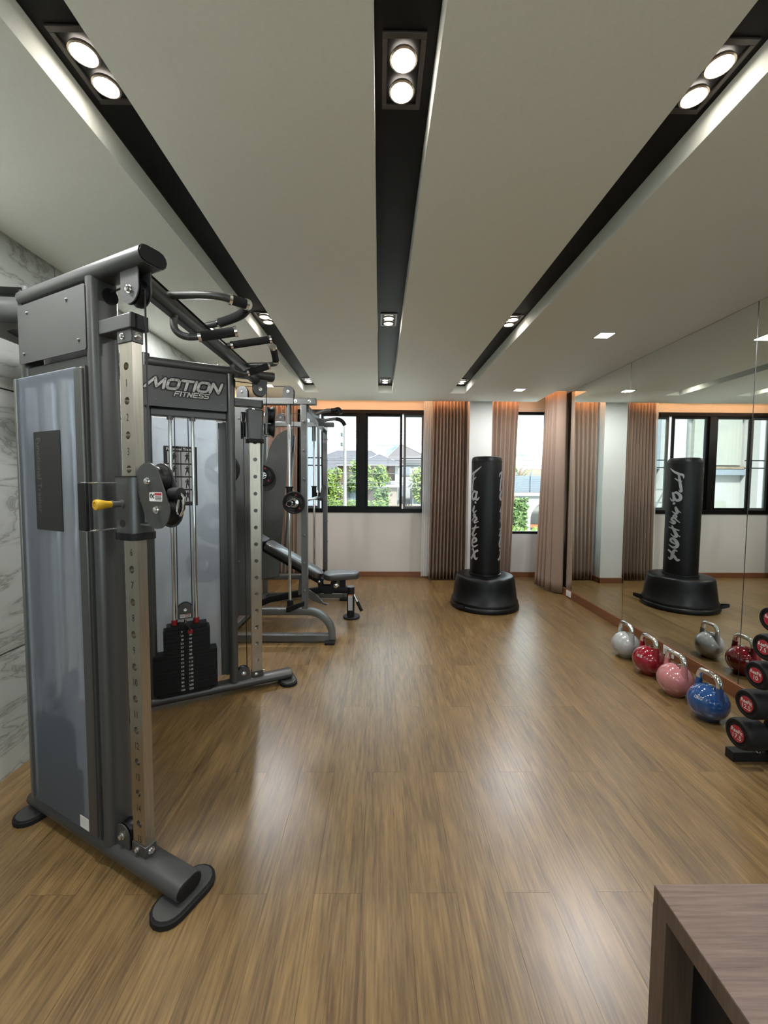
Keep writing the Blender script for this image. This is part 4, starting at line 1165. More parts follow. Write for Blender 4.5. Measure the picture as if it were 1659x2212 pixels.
# ================================================================== BENCH
bn = thing('weight_bench', 'black adjustable incline bench standing inside the smith rack', 'bench', (-.75, 4.07, 0))
lb = lambda x, y, z: Vector((x + .75, y, z))
def pad_mesh(outline, ctr, ux, uz, thick):
    """upholstered pad: outline in (along, across), soft rolled edges"""
    cx = sum(p[0] for p in outline) / len(outline); cy_ = sum(p[1] for p in outline) / len(outline)
    rings = []
    for s_, h in ((.90, 0), (.97, .004), (1.0, .014), (1.0, thick - .016), (.985, thick - .005), (.94, thick)):
        rings.append([ctr + ux * (cx + (a - cx) * (1 - (1 - s_) * .5)) + Vector((0, cy_ + (b - cy_) * s_, 0)) + uz * h for a, b in outline])
    n = len(outline); vs = [v for r in rings for v in r]; fs = []
    for i in range(len(rings) - 1):
        for j in range(n): fs.append((i * n + j, i * n + (j + 1) % n, (i + 1) * n + (j + 1) % n, (i + 1) * n + j))
    fs.append(tuple(range(n))); fs.append(tuple((len(rings) - 1) * n + j for j in range(n)))
    return MB().add(vs, fs)
# seat: narrow at the front, wide at the back
seat_out = []
for i in range(9):
    t = -PI / 2 + PI * i / 8; seat_out.append((.335 + .025 * math.cos(t), .075 * math.sin(t)))
for i in range(9):
    t = PI / 2 + PI * i / 8; seat_out.append((.09 + .09 * math.cos(t), .145 * math.sin(t)))
part('seat_pad', pad_mesh(seat_out, lb(-.555, 0, .400), Vector((.998, 0, .02)), Vector((-.02, 0, .998)), .06), MT['vinyl'], bn)
da = Vector((-.815, 0, .48)).normalized(); du = Vector((.48, 0, .815)).normalized()
bo = []
for i in range(9):
    t = -PI / 2 + PI * i / 8; bo.append((.62 + .03 * math.cos(t), .125 * math.sin(t)))
for i in range(9):
    t = PI / 2 + PI * i / 8; bo.append((.07 + .07 * math.cos(t), .11 * math.sin(t)))
part('back_pad', pad_mesh(bo, lb(-.585, 0, .395), da, du, .065), MT['vinyl'], bn)
ho = [(.665 + a, b) for a, b in [(x, y) for x, y in [(.0, -.12), (.09, -.125), (.13, -.08), (.14, 0), (.13, .08), (.09, .125), (.0, .12), (-.01, .07), (-.01, -.07)]]]
part('head_pad', pad_mesh(ho, lb(-.585, 0, .395), da, du, .065), MT['vinyl'], bn)
part('back_frame', MB().sweep(rrect(-.03, .03, -.03, .03, .005, 2), [lb(-.565, 0, .36), lb(-.565, 0, .36) + da * .70]), MT['iron'], bn)
part('hinge_bracket', MB().prism([(-.60, .30), (-.545, .25), (-.47, .25), (-.43, .30), (-.43, .40), (-.47, .40), (-.49, .33), (-.56, .33), (-.575, .40), (-.62, .40)], -.045, -.038, lambda a, b, c_: lb(a, c_, b)).prism([(-.60, .30), (-.545, .25), (-.47, .25), (-.43, .30), (-.43, .40), (-.47, .40), (-.49, .33), (-.56, .33), (-.575, .40), (-.62, .40)], .038, .045, lambda a, b, c_: lb(a, c_, b)), MT['iron'], bn, .002)
part('bolt', bolt_mb(lb(-.595, -.045, .375), (0, -1, 0), .010, .006), MT['chrome'], bn)
part('main_beam', MB().sweep(rrect(-.032, .032, -.03, .03, .005, 2), [lb(-.27, 0, .285), lb(-.56, 0, .285), lb(-.75, 0, .255), lb(-1.10, 0, .185), lb(-1.22, 0, .13), lb(-1.32, 0, .045)]), MT['iron'], bn)
part('seat_support', MB().box(-.395, -.335, -.025, .025, .30, .40, lb), MT['iron'], bn, .003)
part('adjust_knob', MB().lathe([(.018, 0), (.022, .006), (.022, .022), (.012, .026)], 14, lambda x, y, h: lb(-.43 + x, -.03 - h, .335 + y)), MT['chrome'], bn)
part('front_post', MB().sweep([(b, a) for a, b in stadium(.09, .075)], [lb(-.283, 0, .025), lb(-.283, 0, .312)], (0, 1, 0)), MT['iron'], bn)
part('post_cap', MB().prism([(a - .283, b) for a, b in [(y, x) for x, y in stadium(.088, .073)]], .312, .317, lambda a, b, z: lb(a, b, z)), MT['steel2'], bn)
part('front_foot', MB().prism([(a - .275, b) for a, b in circ(.085, 28)], .0, .018, lambda a, b, z: lb(a, b * 1.15, z)), MT['iron'], bn, .004)
st = part('info_label', MB().box(-.305, -.262, -.0470, -.0455, .085, .245, lb), MT['greylabel'], bn, smooth=False, label='grey printed label on the front post')
part('label_band', MB().box(-.305, -.262, -.0476, -.0468, .232, .245, lb), mat('orange_band', (.45, .12, .03), .5, var=.05), st, smooth=False)
mb = MB()
for k in range(14): mb.box(-.302, -.265, -.0476, -.0468, .092 + .0095 * k, .0965 + .0095 * k, lb)
part('label_lines', mb, mat('label_grey_ink', (.25, .25, .24), .6, var=.05), st, smooth=False)
lv = part('lever', MB().tube([lb(-.25, -.01, .235), lb(-.225, -.02, .185), lb(-.17, -.03, .075)], .011, 10), MT['chrome'], bn)
part('lever_grip', MB().tube([lb(-.216, -.022, .168), lb(-.170, -.03, .075)], .017, 12), MT['rubber'], lv)
part('rear_foot', MB().box(-1.37, -1.31, -.24, .24, .012, .062, lb), MT['iron'], bn, .004)
for s_ in (-1, 1):
    part('rubber_foot', MB().lathe([(.045, 0), (.047, .004), (.04, .05), (.036, .064)], 18, lambda x, y, h: lb(-1.34 + x, s_ * .21 + y, h)), MT['rubber'], bn)
part('transport_wheel', MB().lathe([(.032, -.014), (.034, 0), (.032, .014)], 18, lambda x, y, h: lb(-1.40 + x, -.21 + h, .035 + y)), MT['black'], bn)
part('back_strut', MB().prism(hull2((-.79, .255), .016, (-.775, .415), .018), -.05, -.043, lambda a, b, c_: lb(a, c_, b)).prism(hull2((-.79, .255), .016, (-.775, .415), .018), .043, .05, lambda a, b, c_: lb(a, c_, b)), MT['steel2'], bn)
part('ladder_bracket', MB().prism([(-.70, .30), (-.62, .255), (-.55, .17), (-.50, .155), (-.52, .14), (-.66, .19), (-.73, .25)], -.01, .01, lambda a, b, c_: lb(a, -.06 + c_, b)), MT['steel2'], bn, .002)
# ================================================================== PUNCHING BAG
bg_ = thing('punching_bag', 'black free-standing punching bag with grey brand script on a round base', 'punching bag', (1.186, 4.50, 0))
BR = .164
part('base', MB().lathe([(.30, 0), (.368, .004), (.376, .02), (.372, .045), (.362, .055), (.364, .07), (.360, .09), (.350, .10), (.332, .24), (.322, .31), (.317, .336), (.308, .349), (.295, .355), (.23, .358), (.19, .359)], 48), MT['bagbase'], bg_)
part('bag', MB().lathe([(BR * .9, .335), (BR, .356), (BR, .364), (BR, 1.60), (BR * .985, 1.632), (BR * .93, 1.650), (BR * .80, 1.658), (.05, 1.662)], 48), MT['bag'], bg_)
part('collar', MB().lathe([(BR + .004, .358), (BR + .012, .362), (BR + .010, .372), (BR + .001, .376)], 48, cap=False), MT['bagbase'], bg_)
part('seam', MB().lathe([(BR + .0012, 1.596), (BR + .0022, 1.600), (BR + .0012, 1.604)], 48, cap=False), MT['rubber'], bg_)
for a in (-148, 32):
    q = math.radians(a); dx, dy = math.cos(q), math.sin(q)
    mb = MB(); pth = []
    for i in range(9):
        t = PI * i / 8
        pth.append(Vector((dx * (.365 + .075 * math.sin(t)) - dy * (.05 - .1 * i / 8), dy * (.365 + .075 * math.sin(t)) + dx * (.05 - .1 * i / 8), .050 + .02 * math.sin(t))))
    part('carry_strap', mb.sweep([(-.004, -.016), (.004, -.016), (.004, .016), (-.004, .016)], pth), MT['rubber'], bg_)
STROKES = {  # brush strokes: list of [(x, y, half width)...], unit letter box
    'F': [[(-.52, .60, .02), (-.46, .74, .07), (-.15, .80, .085), (.25, .92, .06), (.62, 1.08, .005)], [(-.16, .80, .05), (-.25, .50, .085), (-.34, .22, .085), (-.40, .02, .07), (-.30, .0, .04), (-.22, .08, .02)], [(-.42, .46, .03), (-.15, .50, .05), (.12, .60, .03)]],
    'a': [[(.20, .78, .05), (-.05, .90, .08), (-.32, .62, .10), (-.36, .28, .10), (-.15, .10, .09), (.06, .30, .07), (.22, .70, .07), (.26, .92, .05)], [(.24, .86, .06), (.14, .45, .10), (.14, .15, .09), (.30, .10, .06), (.48, .35, .02)]],
    'i': [[(-.02, .62, .05), (-.10, .40, .10), (-.18, .15, .10), (-.05, .02, .07), (.25, .22, .02)], [(-.45, .10, .02), (-.22, .30, .05), (-.05, .60, .05)], [(.02, .84, .06), (.10, .90, .10), (.16, .97, .05)]],
    'r': [[(-.42, .15, .02), (-.15, .45, .05), (.10, .80, .06), (.05, .95, .06), (-.12, .90, .06), (-.10, .72, .05), (.20, .62, .07), (.22, .42, .09), (-.02, .15, .09), (.10, .02, .06), (.45, .22, .02)]],
    't': [[(.20, 1.0, .04), (.02, .62, .09), (-.18, .22, .11), (-.16, .03, .09), (.08, .08, .05), (.28, .28, .02)], [(-.40, .60, .03), (.0, .70, .065), (.50, .84, .02)], [(-.48, .05, .02), (-.25, .22, .05)]],
    'e': [[(-.38, .38, .03), (-.05, .45, .06), (.26, .72, .08), (.14, .95, .08), (-.12, .82, .10), (-.30, .42, .11), (-.22, .10, .10), (.05, .03, .07), (.42, .28, .02)]],
    'x': [[(-.32, .82, .03), (-.12, .92, .07), (.02, .60, .11), (.08, .25, .11), (.26, .05, .07), (.42, .22, .02)], [(.46, .88, .07), (.20, .72, .07), (-.10, .35, .09), (-.34, .02, .08), (-.50, .12, .05)]],
}
ZR = {'F': (1.290, 1.530), 'a': (1.180, 1.290), 'i': (1.045, 1.172), 'r': (.935, 1.032), 't': (.790, .915), 'e': (.672, .775), 'x': (.535, .655)}
for az in (-152.0, -27.0, 95.0):
    mb = MB(); phi = math.radians(az); WD = .128
    for ch in 'Fairtex':
        z0_, z1_ = ZR[ch]
        for si, st_ in enumerate(STROKES[ch]):
            pts = [Vector((p[0] * WD, p[1] * (z1_ - z0_), 0)) for p in st_]; wd = [p[2] for p in st_]
            P_ = smooth_path(pts, 5); W_ = []
            for i in range(len(wd) - 1):
                W_ += [wd[i] + (wd[i + 1] - wd[i]) * k / 5 for k in range(5)]
            W_.append(wd[-1]); vs = []
            for i, p in enumerate(P_):
                t = (P_[min(i + 1, len(P_) - 1)] - P_[max(i - 1, 0)]).normalized(); s_ = Vector((-t.y, t.x, 0))
                for k in (-1, -.33, .33, 1):
                    q = p + s_ * W_[i] * WD * k * 1.25
                    a = phi + q.x / BR; rr_ = BR + .0010 + .0003 * si
                    vs.append(Vector((rr_ * math.cos(a), rr_ * math.sin(a), z0_ + q.y)))
            fs = [(i * 4 + k, i * 4 + k + 1, (i + 1) * 4 + k + 1, (i + 1) * 4 + k) for i in range(len(P_) - 1) for k in range(3)]
            mb.add(vs, fs)
    part('brand_print', mb, MT['print'], bg_, smooth=False, label='light grey brush script running down the bag')

# ================================================================== KETTLEBELLS
def kettlebell(x, y, m, label, txt, sc=1.0, rz=0.0):
    t = thing('kettlebell', label, 'kettlebell', (x, y, 0), rz, 'kettlebells in a row along the mirror')
    Rb = .103 * sc; prof = []
    for i in range(1, 22):
        a = -PI / 2 + PI * i / 22
        r = Rb * math.cos(a); h = Rb * .97 + Rb * .99 * math.sin(a)
        prof.append((r, max(h, 0)))
    prof = [(.050 * sc, 0), (.054 * sc, .003)] + [p for p in prof if not (p[1] < Rb and p[0] < .058 * sc)]
    b = part('body', MB().lathe(prof, 40), m, t)
    hz = .275 * sc; hw = .066 * sc
    for s_ in (-1, 1):
        part('horn', MB().tube([Vector((0, s_ * hw * 1.16, .125 * sc)), Vector((0, s_ * hw * 1.14, .185 * sc)), Vector((0, s_ * hw * 1.10, .215 * sc))], [.024 * sc, .0185 * sc, .0175 * sc], 14), m, t)
    pth = smooth_path([(0, -hw * 1.10, .213 * sc), (0, -hw * 1.04, .240 * sc), (0, -hw * .78, .262 * sc), (0, -hw * .3, .267 * sc), (0, hw * .3, .267 * sc), (0, hw * .78, .262 * sc), (0, hw * 1.04, .240 * sc), (0, hw * 1.10, .213 * sc)], 4)
    part('handle', MB().tube(pth, .0165 * sc, 14), MT['chrome'], t, label='chrome handle')
    if txt:
        mb = MB(); a0 = math.radians(-160)
        def Q(x_, y_):
            a = a0 + x_ / Rb; el = math.radians(20) + y_ / Rb
            r = Rb * 1.003
            return Vector((r * math.cos(el) * math.cos(a), r * math.cos(el) * math.sin(a), Rb * .97 + r * .99 * math.sin(el)))
        text_on(mb, txt, Q, .026 * sc, 0, .0004, .8)
        part('lettering', mb, MT['silverink'], t, smooth=False)
kettlebell(1.955, 3.135, MT['kb_grey'], 'light grey kettlebell with chrome handle, farthest along the mirror wall', None, .98)
kettlebell(1.945, 2.845, MT['kb_red'], 'glossy red kettlebell standing between the grey and the pink one', '8KG', 1.0)
kettlebell(1.925, 2.555, MT['kb_pink'], 'pink kettlebell with chrome handle standing behind the blue one', None, 1.0)
kettlebell(1.918, 2.280, MT['kb_blue'], 'glossy blue kettlebell beside the dumbbell rack', '12KG', 1.0)

# ================================================================== DUMBBELLS AND RACK
DB = [(1.872, .165, .0715, '17.5', 'largest black dumbbell, red label 17.5, lowest on the rack'),
      (1.832, .333, .066, '12.5', 'black dumbbell with red label 12.5, second from the bottom of the rack'),
      (1.794, .490, .0625, '10', 'black dumbbell with red label 10, in the middle of the rack'),
      (1.765, .632, .0595, '7.5', 'black dumbbell with red label 7.5, second from the top in view'),
      (1.742, .765, .0565, '5', 'small black dumbbell at the picture edge, highest on the rack')]
rk = thing('dumbbell_rack', 'black A-shaped dumbbell rack standing at the foot of the mirror', 'dumbbell rack', (1.89, 1.70, 0))
rl_ = lambda x, y, z: Vector((x - 1.89, y - 1.70, z))
for sgn, nm in ((1, 'far'), (-1, 'near')):
    m_ = lambda y: 1.655 + (y - 1.655) * sgn
    ft = part('foot', MB().box(1.742, 2.12, m_(1.905), m_(1.955), 0, .048, rl_), MT['iron'], rk, .003)
    for xx in (1.865, 1.915):
        lg = part('leg', MB().sweep(rrect(-.013, .013, -.011, .011, .003, 2), [rl_(xx, m_(1.915), .04), rl_(xx, m_(1.668), .93)], (1, 0, 0)), MT['iron'], rk)
        for (yy, zz, r_, tx, _l) in DB:
            part('cradle', MB().prism([(yy - .055, zz - .035), (yy + .012, zz - .030), (yy + .030, zz - .004), (yy + .022, zz), (yy + .006, zz - .0175), (yy - .012, zz - .0175), (yy - .03, zz + .02), (yy - .06, zz + .02)], -.003, .003, lambda a, b, c_: rl_(xx + c_ + (.0 if xx < 1.89 else .0), m_(a), b)), MT['iron'], lg)
part('top_cap', MB().box(1.845, 1.935, 1.63, 1.68, .915, .945, rl_), MT['iron'], rk, .004)
part('screw', bolt_mb(rl_(1.865, 1.905, .03) + Vector((-.0, 0, .022)), (-1, 0, 0), .007, .012), MT['chrome'], rk)
def dumbbell(y, z, r, txt, label):
    t = thing('dumbbell', label, 'dumbbell', (1.89, y, z), 0, 'red labelled dumbbells on the rack')
    hl = .168
    for s_ in (-1, 1):
        T = lambda a, b, h: Vector((s_ * h, a, b))
        hd = part('head', MB().lathe([(.020, .062), (r * .90, .062), (r, .072), (r, hl - .016), (r * .965, hl - .005), (r * .90, hl), (r * .78, hl), (r * .74, hl - .004), (r * .60, hl - .004), (r * .57, hl - .001), (.004, hl - .001)], 32, T), MT['rubber'], t)
        part('label_disc', MB().lathe([(r * .53, hl - .002), (r * .53, hl + .0006), (.003, hl + .0006)], 32, T), MT['redlabel'], hd, label='round red weight label')
        mb = MB(); Q = lambda a, b: Vector((s_ * (hl + .0012), s_ * a, b))
        text_on(mb, 'ReeFit', Q, r * .30, 0, .0006) if False else text_on(mb, 'ReeFit', lambda a, b: Q(a, b + r * .07), r * .36, 0, .0006, .92)
        text_on(mb, txt, lambda a, b: Q(a, b - r * .33), r * .44, 0, .0004)
        part('lettering', mb, MT['whitelabel'], hd, smooth=False)
    part('handle', MB().tube([Vector((-.066, 0, 0)), Vector((-.03, 0, 0)), Vector((0, 0, 0)), Vector((.03, 0, 0)), Vector((.066, 0, 0))], [.0145, .0155, .0165, .0155, .0145], 16), MT['chrome'], t)
for a in DB: dumbbell(*a)

# ================================================================== TABLE
tb = thing('side_table', 'brown walnut side table with waterfall panel, in the near corner', 'table', (.74, .32, 0))
lt = lambda x, y, z: Vector((x - .74, y - .32, z))
tx0, tx1, ty0, ty1, tz, th = .438, 1.05, -.25, .606, .72, .030
part('table_top', MB().box(tx0 + .0008, tx1, ty0, ty1, tz - .0008, tz, lt), MT['walnut'], tb)
part('top_core', MB().box(tx0, tx1, ty0, ty1 - .0008, tz - th, tz - .0008, lt), MT['walnut_v'], tb)
part('side_panel', MB().box(tx0, tx1, ty1 - th, ty1, 0, tz - th, lt), MT['walnut_v'], tb)
part('side_panel', MB().box(tx0, tx1, ty0, ty0 + th, 0, tz - th, lt), MT['walnut_v'], tb)
part('back_panel', MB().box(tx1 - th, tx1, ty0 + th, ty1 - th, 0, tz - th, lt), MT['walnut_v'], tb)
part('shade_panel', MB().box(tx0 + .045, tx0 + .06, ty0 + th, ty1 - th, .0, tz - th, lt), MT['black'], tb, smooth=False)  # black sheet added in place of the deep shade inside the table
part('shelf', MB().box(tx0 + .06, tx1 - th, ty0 + th, ty1 - th, .10, .13, lt), MT['walnut_v'], tb)

# ================================================================== OUTSIDE
GZ = -2.0
structure('ground', MB().box(-70, 70, 6.6, 120, GZ - .3, GZ), MT['ground'])
def foliage(ctr, rad, n, leaf, lumps=14, seed=1, gap=.55):
    """leaf cloud made of small crossed leaf blades round many lumps"""
    r = random.Random(seed); mb = MB()
    L = []
    for i in range(lumps):
        d = Vector((r.gauss(0, 1), r.gauss(0, 1), r.gauss(0, 1))).normalized()
        k = r.uniform(.35, .85)
        L.append((Vector(ctr) + Vector((d.x * rad[0] * k, d.y * rad[1] * k, d.z * rad[2] * k)), r.uniform(.30, .5)))
    for i in range(n):
        c0, s_ = L[i % lumps]
        d = Vector((r.gauss(0, 1), r.gauss(0, 1), r.gauss(0, 1))).normalized() * r.uniform(.5, 1)
        p = c0 + Vector((d.x * rad[0], d.y * rad[1], d.z * rad[2])) * s_
        a = Vector((r.gauss(0, 1), r.gauss(0, 1), r.gauss(0, .6))).normalized(); b = a.orthogonal().normalized()
        l_ = leaf * r.uniform(.7, 1.3)
        mb.add([p - a * l_, p + b * l_ * .45, p + a * l_, p - b * l_ * .45], [(0, 1, 2, 3)])
    return mb
def tree(label, x, y, zc, rad, m, n, seed, leaf=.16):
    t = thing('tree', label, 'tree', (x, y, GZ), 0, 'trees in front of the houses')
    c_ = (0, 0, zc - GZ)
    part('crown', foliage(c_, rad, n, leaf, 18, seed), m, t, smooth=False)
    tk = part('trunk', MB().tube([Vector((0, 0, 0)), Vector((.05, .03, (zc - GZ) * .45)), Vector((0, 0, zc - GZ))], [.13, .09, .04], 8), MT['trunk'], t)
    r = random.Random(seed)
    for k in range(5):
        a = r.uniform(0, 2 * PI); z0_ = (zc - GZ) * r.uniform(.35, .6)
        part('branch', MB().tube([Vector((.03, .02, z0_)), Vector((math.cos(a) * rad[0] * .6, math.sin(a) * rad[1] * .6, zc - GZ + r.uniform(-.2, .5) * rad[2]))], [.06, .02], 6), MT['trunk'], tk)
    return t
tree('round bright green tree behind the middle window post', -1.1, 34, 1.95, (1.95, 1.5, 1.6), MT['leaf'], 3200, 3)
tree('leafy green tree left of the utility pole, beside the rack', -4.05, 33, 1.2, (1.15, 1.0, 1.75), MT['leaf'], 1900, 5)
tree('tall pale green tree at the right end of the window', 3.55, 33, 1.2, (1.25, 1.0, 2.4), MT['leaf3'], 2800, 8)
tree('small grey-green tree in front of the orange door', .2, 33, .15, (.85, .8, .9), MT['leaf2'], 900, 11, .13)
tree('green tree seen between the steel posts of the rack', -6.6, 35.5, 1.0, (.8, .9, 1.6), MT['leaf2'], 1200, 13)
def hedge(label, x0, x1, y0, y1, z0, z1, m, n, seed, leaf=.1):
    t = thing('hedge', label, 'hedge', ((x0 + x1) / 2, (y0 + y1) / 2, GZ))
    r = random.Random(seed); mb = MB(); cx, cy_ = (x0 + x1) / 2, (y0 + y1) / 2
    for i in range(n):
        p = Vector((r.uniform(x0, x1) - cx, r.uniform(y0, y1) - cy_, r.uniform(z0, z1) - GZ + r.gauss(0, .03)))
        a = Vector((r.gauss(0, 1), r.gauss(0, 1), r.gauss(0, .6))).normalized(); b = a.orthogonal().normalized(); l_ = leaf * r.uniform(.7, 1.3)
        mb.add([p - a * l_, p + b * l_ * .5, p + a * l_, p - b * l_ * .5], [(0, 1, 2, 3)])
    part('leaves', mb, m, t, smooth=False, kind='stuff')
    part('stems', MB().box(x0 - cx + .1, x1 - cx - .1, y0 - cy_ + .1, y1 - cy_ - .1, 0, z1 - GZ - .15), MT['leaf2'], t)
    return t
hedge('clipped bright green hedge along the bottom of the wide window', -6.5, .45, 29.6, 30.2, GZ, .16, MT['leaf'], 4500, 21)
hedge('leafy bushes below the corner window', 3.2, 5.4, 10.8, 11.5, -1.2, .16, MT['leaf'], 1800, 22, .09)
hedge('tall clipped green hedge column beside the white arch wall', 5.75, 6.35, 17.2, 17.8, GZ, .78, MT['leaf2'], 1700, 23, .09)

# utility pole with its wires
pl_ = thing('utility_pole', 'pale concrete utility pole with wires in front of the houses', 'utility pole', (-2.36, 28, GZ))
part('pole', MB().tube([Vector((0, 0, 0)), Vector((0, 0, 7.25))], [.14, .095], 10), MT['concrete'], pl_)
for z in (6.6, 5.95):
    part('insulator', MB().lathe([(.05, 0), (.10, .05), (.06, .12), (.10, .17), (.05, .24)], 10, lambda x, y, h: Vector((-.22 + x, y, z + h))), MT['darkwin'], pl_)
    part('bracket', MB().box(-.26, 0, -.03, .03, z - .05, z), MT['concrete'], pl_)
wz = [(6.95, 6.80), (6.72, 6.60), (6.58, 6.30), (5.95, 6.45), (5.15, 5.05), (5.0, 4.85), (4.75, 4.7), (4.1, 4.05), (3.45, 3.4), (3.15, 3.1)]
for k, (a, b) in enumerate(wz):
    pts = []
    for i in range(25):
        u = -1 + 2 * i / 24
        x = 60 * u; z = (a if x < 0 else a + (b - a) * min(1, x / 20)) - .35 * (1 - u * u) + .35 - (x > 12) * 0
        pts.append(Vector((x, .1 * k, z)))
    part('wire', MB().tube(pts, .017 if k < 4 else .022, 5), MT['alugrey'], pl_)

def gwall(t, mb, m, name='wall'): return part(name, mb, m, t, smooth=False)
# main house opposite
h1 = thing('house', 'brown and beige two-storey house with grey tiled roof across the street', 'house', (-1.5, 55, GZ))
hb = lambda x, y, z: Vector((x + 1.5, y - 55, z - GZ))
gwall(h1, MB().box(-9.0, 2.4, 54, 58, GZ, 3.9, hb), MT['ext_beige'])
gwall(h1, MB().box(-.2, 2.3, 53, 54, GZ, .98, hb), MT['ext_beige'], 'porch_wall')
gwall(h1, MB().box(-1.2, 2.9, 52.6, 54, .92, 1.30, hb), MT['ext_white'], 'balcony_slab')
gwall(h1, MB().box(-9.4, -1.4, 52.9, 54, .75, 1.0, hb), MT['ext_white'], 'canopy')
for a, b in ((-5.5, -4.65), (.98, 2.0)):
    pb = gwall(h1, MB().box(a, b, 53.85, 54, 1.5, 3.55, hb), MT['brick'], 'brick_panel')
for k in range(9):
    part('board', MB().box(1.0, 1.98, 53.80, 53.86, 1.52 + .22 * k, 1.70 + .22 * k, hb), MT['brick'], h1, smooth=False)
    part('board', MB().box(-5.48, -4.67, 53.80, 53.86, 1.52 + .22 * k, 1.70 + .22 * k, hb), MT['brick'], h1, smooth=False)
for (a, b, c_, d_, mm) in ((-.6, .92, 1.35, 3.3, 'teal'), (-8.2, -6.6, 1.6, 3.3, 'teal'), (-7.6, -5.6, -1.6, .5, 'darkwin'), (-4.1, -2.4, -1.6, .5, 'darkwin')):
    wn = part('window_frame', MB().box(a - .08, b + .08, 53.90, 54.0, c_ - .08, d_ + .08, hb), MT['ext_white'], h1, smooth=False)
    part('pane', MB().box(a, (a + b) / 2 - .03, 53.86, 53.90, c_, d_, hb).box((a + b) / 2 + .03, b, 53.86, 53.90, c_, d_, hb), MT[mm], wn, smooth=False)
part('corner_post', MB().box(2.05, 2.45, 53.2, 54, 1.3, 3.9, hb), MT['ext_white'], h1, smooth=False)
for x in (-5.75, -4.45, -2.1, -.2): part('white_column', MB().box(x - .14, x + .14, 53.0, 53.4, GZ, .9, hb), MT['ext_white'], h1, smooth=False)
acu = part('air_conditioner', MB().box(1.05, 2.05, 53.0, 53.5, 1.32, 1.80, hb), MT['ac'], h1, .03)
part('fan_grille', MB().lathe([(.19, 0), (.19, .03), (.03, .05)], 16, lambda x, y, h: hb(1.38 + x, 53.0 - h, 1.56 + y)), MT['darkwin'], acu)
dr = part('door', MB().box(.55, 1.05, 52.95, 53.0, -1.9, .1, hb), MT['wooddoor'], h1, smooth=False)
part('door_frame', MB().box(1.05, 1.2, 52.9, 53.0, -1.9, .25, hb).box(.40, .55, 52.9, 53.0, -1.9, .25, hb).box(.40, 1.2, 52.9, 53.0, .10, .25, hb), MT['ext_white'], dr, smooth=False)
part('wall_lamp', MB().box(1.55, 1.70, 52.85, 53.0, -.05, .12, hb), MT['darkwin'], h1, smooth=False)
def hip(t, x0, x1, y0, y1, z0, z1, rx0, rx1, yr, m, name='roof'):
    vs = [(x0, y0, z0), (x1, y0, z0), (x1, y1, z0), (x0, y1, z0), (rx0, yr, z1), (rx1, yr, z1)]
    mb = MB().add([hb(*v) for v in vs], [(0, 1, 5, 4), (1, 2, 5), (2, 3, 4, 5), (3, 0, 4), (3, 2, 1, 0)])
    rf = part(name, mb, m, t, smooth=False)
    rr_ = MB()
    for a, b in ((4, 5), (0, 4), (1, 5)): rr_.tube([hb(*vs[a]), hb(*vs[b])], .07, 6)
    part('ridge_tile', rr_, MT['ridge'], rf)
    part('fascia', MB().box(x0, x1, y0 - .05, y0 + .05, z0 - .14, z0 + .02, hb), MT['ridge'], rf, smooth=False)
hip(h1, -10.2, 1.6, 53.0, 58.4, 3.85, 5.87, -5.8, -1.1, 55.9, MT['slate'])
hip(h1, -3.2, 3.1, 52.4, 57.6, 3.88, 5.30, -.10, .0, 54.5, MT['slate'])
part('lean_roof', MB().add([hb(*v) for v in ((-9.5, 51.5, 3.05), (-5.0, 51.5, 3.05), (-6.2, 54, 4.9), (-9.5, 54, 4.9), (-9.5, 51.5, 2.95), (-5.0, 51.5, 2.95), (-6.2, 54, 4.8), (-9.5, 54, 4.8))], [(0, 1, 2, 3), (7, 6, 5, 4), (0, 4, 5, 1), (1, 5, 6, 2), (2, 6, 7, 3), (3, 7, 4, 0)]), MT['slate'], h1, smooth=False)
# second house behind on the right
h2 = thing('house', 'pale grey house with mauve hipped roof behind the right window sash', 'house', (4.5, 60, GZ))
hb = lambda x, y, z: Vector((x - 4.5, y - 60, z - GZ))
gwall(h2, MB().box(2.6, 9.5, 59.2, 66, GZ, 4.7, hb), MT['ext_white'])
hip(h2, .9, 7.6, 58.7, 66, 5.0, 7.15, 3.0, 3.3, 60, MT['slate2'])
part('roof_skirt', MB().box(2.0, 6.0, 58.7, 59.2, 4.35, 5.0, hb), MT['slate2'], h2, smooth=False)
h4 = thing('house', 'low pale annex with grey tiled roof at the right end of the window view', 'house', (6.5, 56, GZ))
hb = lambda x, y, z: Vector((x - 6.5, y - 56, z - GZ))
hip(h4, 4.0, 10.5, 52.5, 58, .95, 2.3, 5.2, 9, 56, MT['slate'], 'porch_roof')
gwall(h4, MB().box(4.4, 9.0, 54, 58, GZ, .95, hb), MT['ext_white'], 'porch_wall')
hb = lambda x, y, z: Vector((x - 4.5, y - 60, z - GZ))
for a, b, c_, d_ in ((3.3, 4.4, 2.7, 4.0), (5.0, 6.2, 2.7, 4.0), (3.0, 3.8, -.4, 1.2)):
    wn = part('window_frame', MB().box(a - .1, b + .1, 59.08, 59.2, c_ - .1, d_ + .1, hb), MT['ext_white'], h2, smooth=False)
    part('pane', MB().box(a, b, 59.04, 59.10, c_, d_, hb), MT['ext_blue'], wn, smooth=False)
hb = lambda x, y, z: Vector((x - 6.5, y - 56, z - GZ))
part('porch_pane', MB().box(4.6, 6.4, 53.94, 54.0, -1.2, .3, hb), MT['darkwin'], h4, smooth=False)
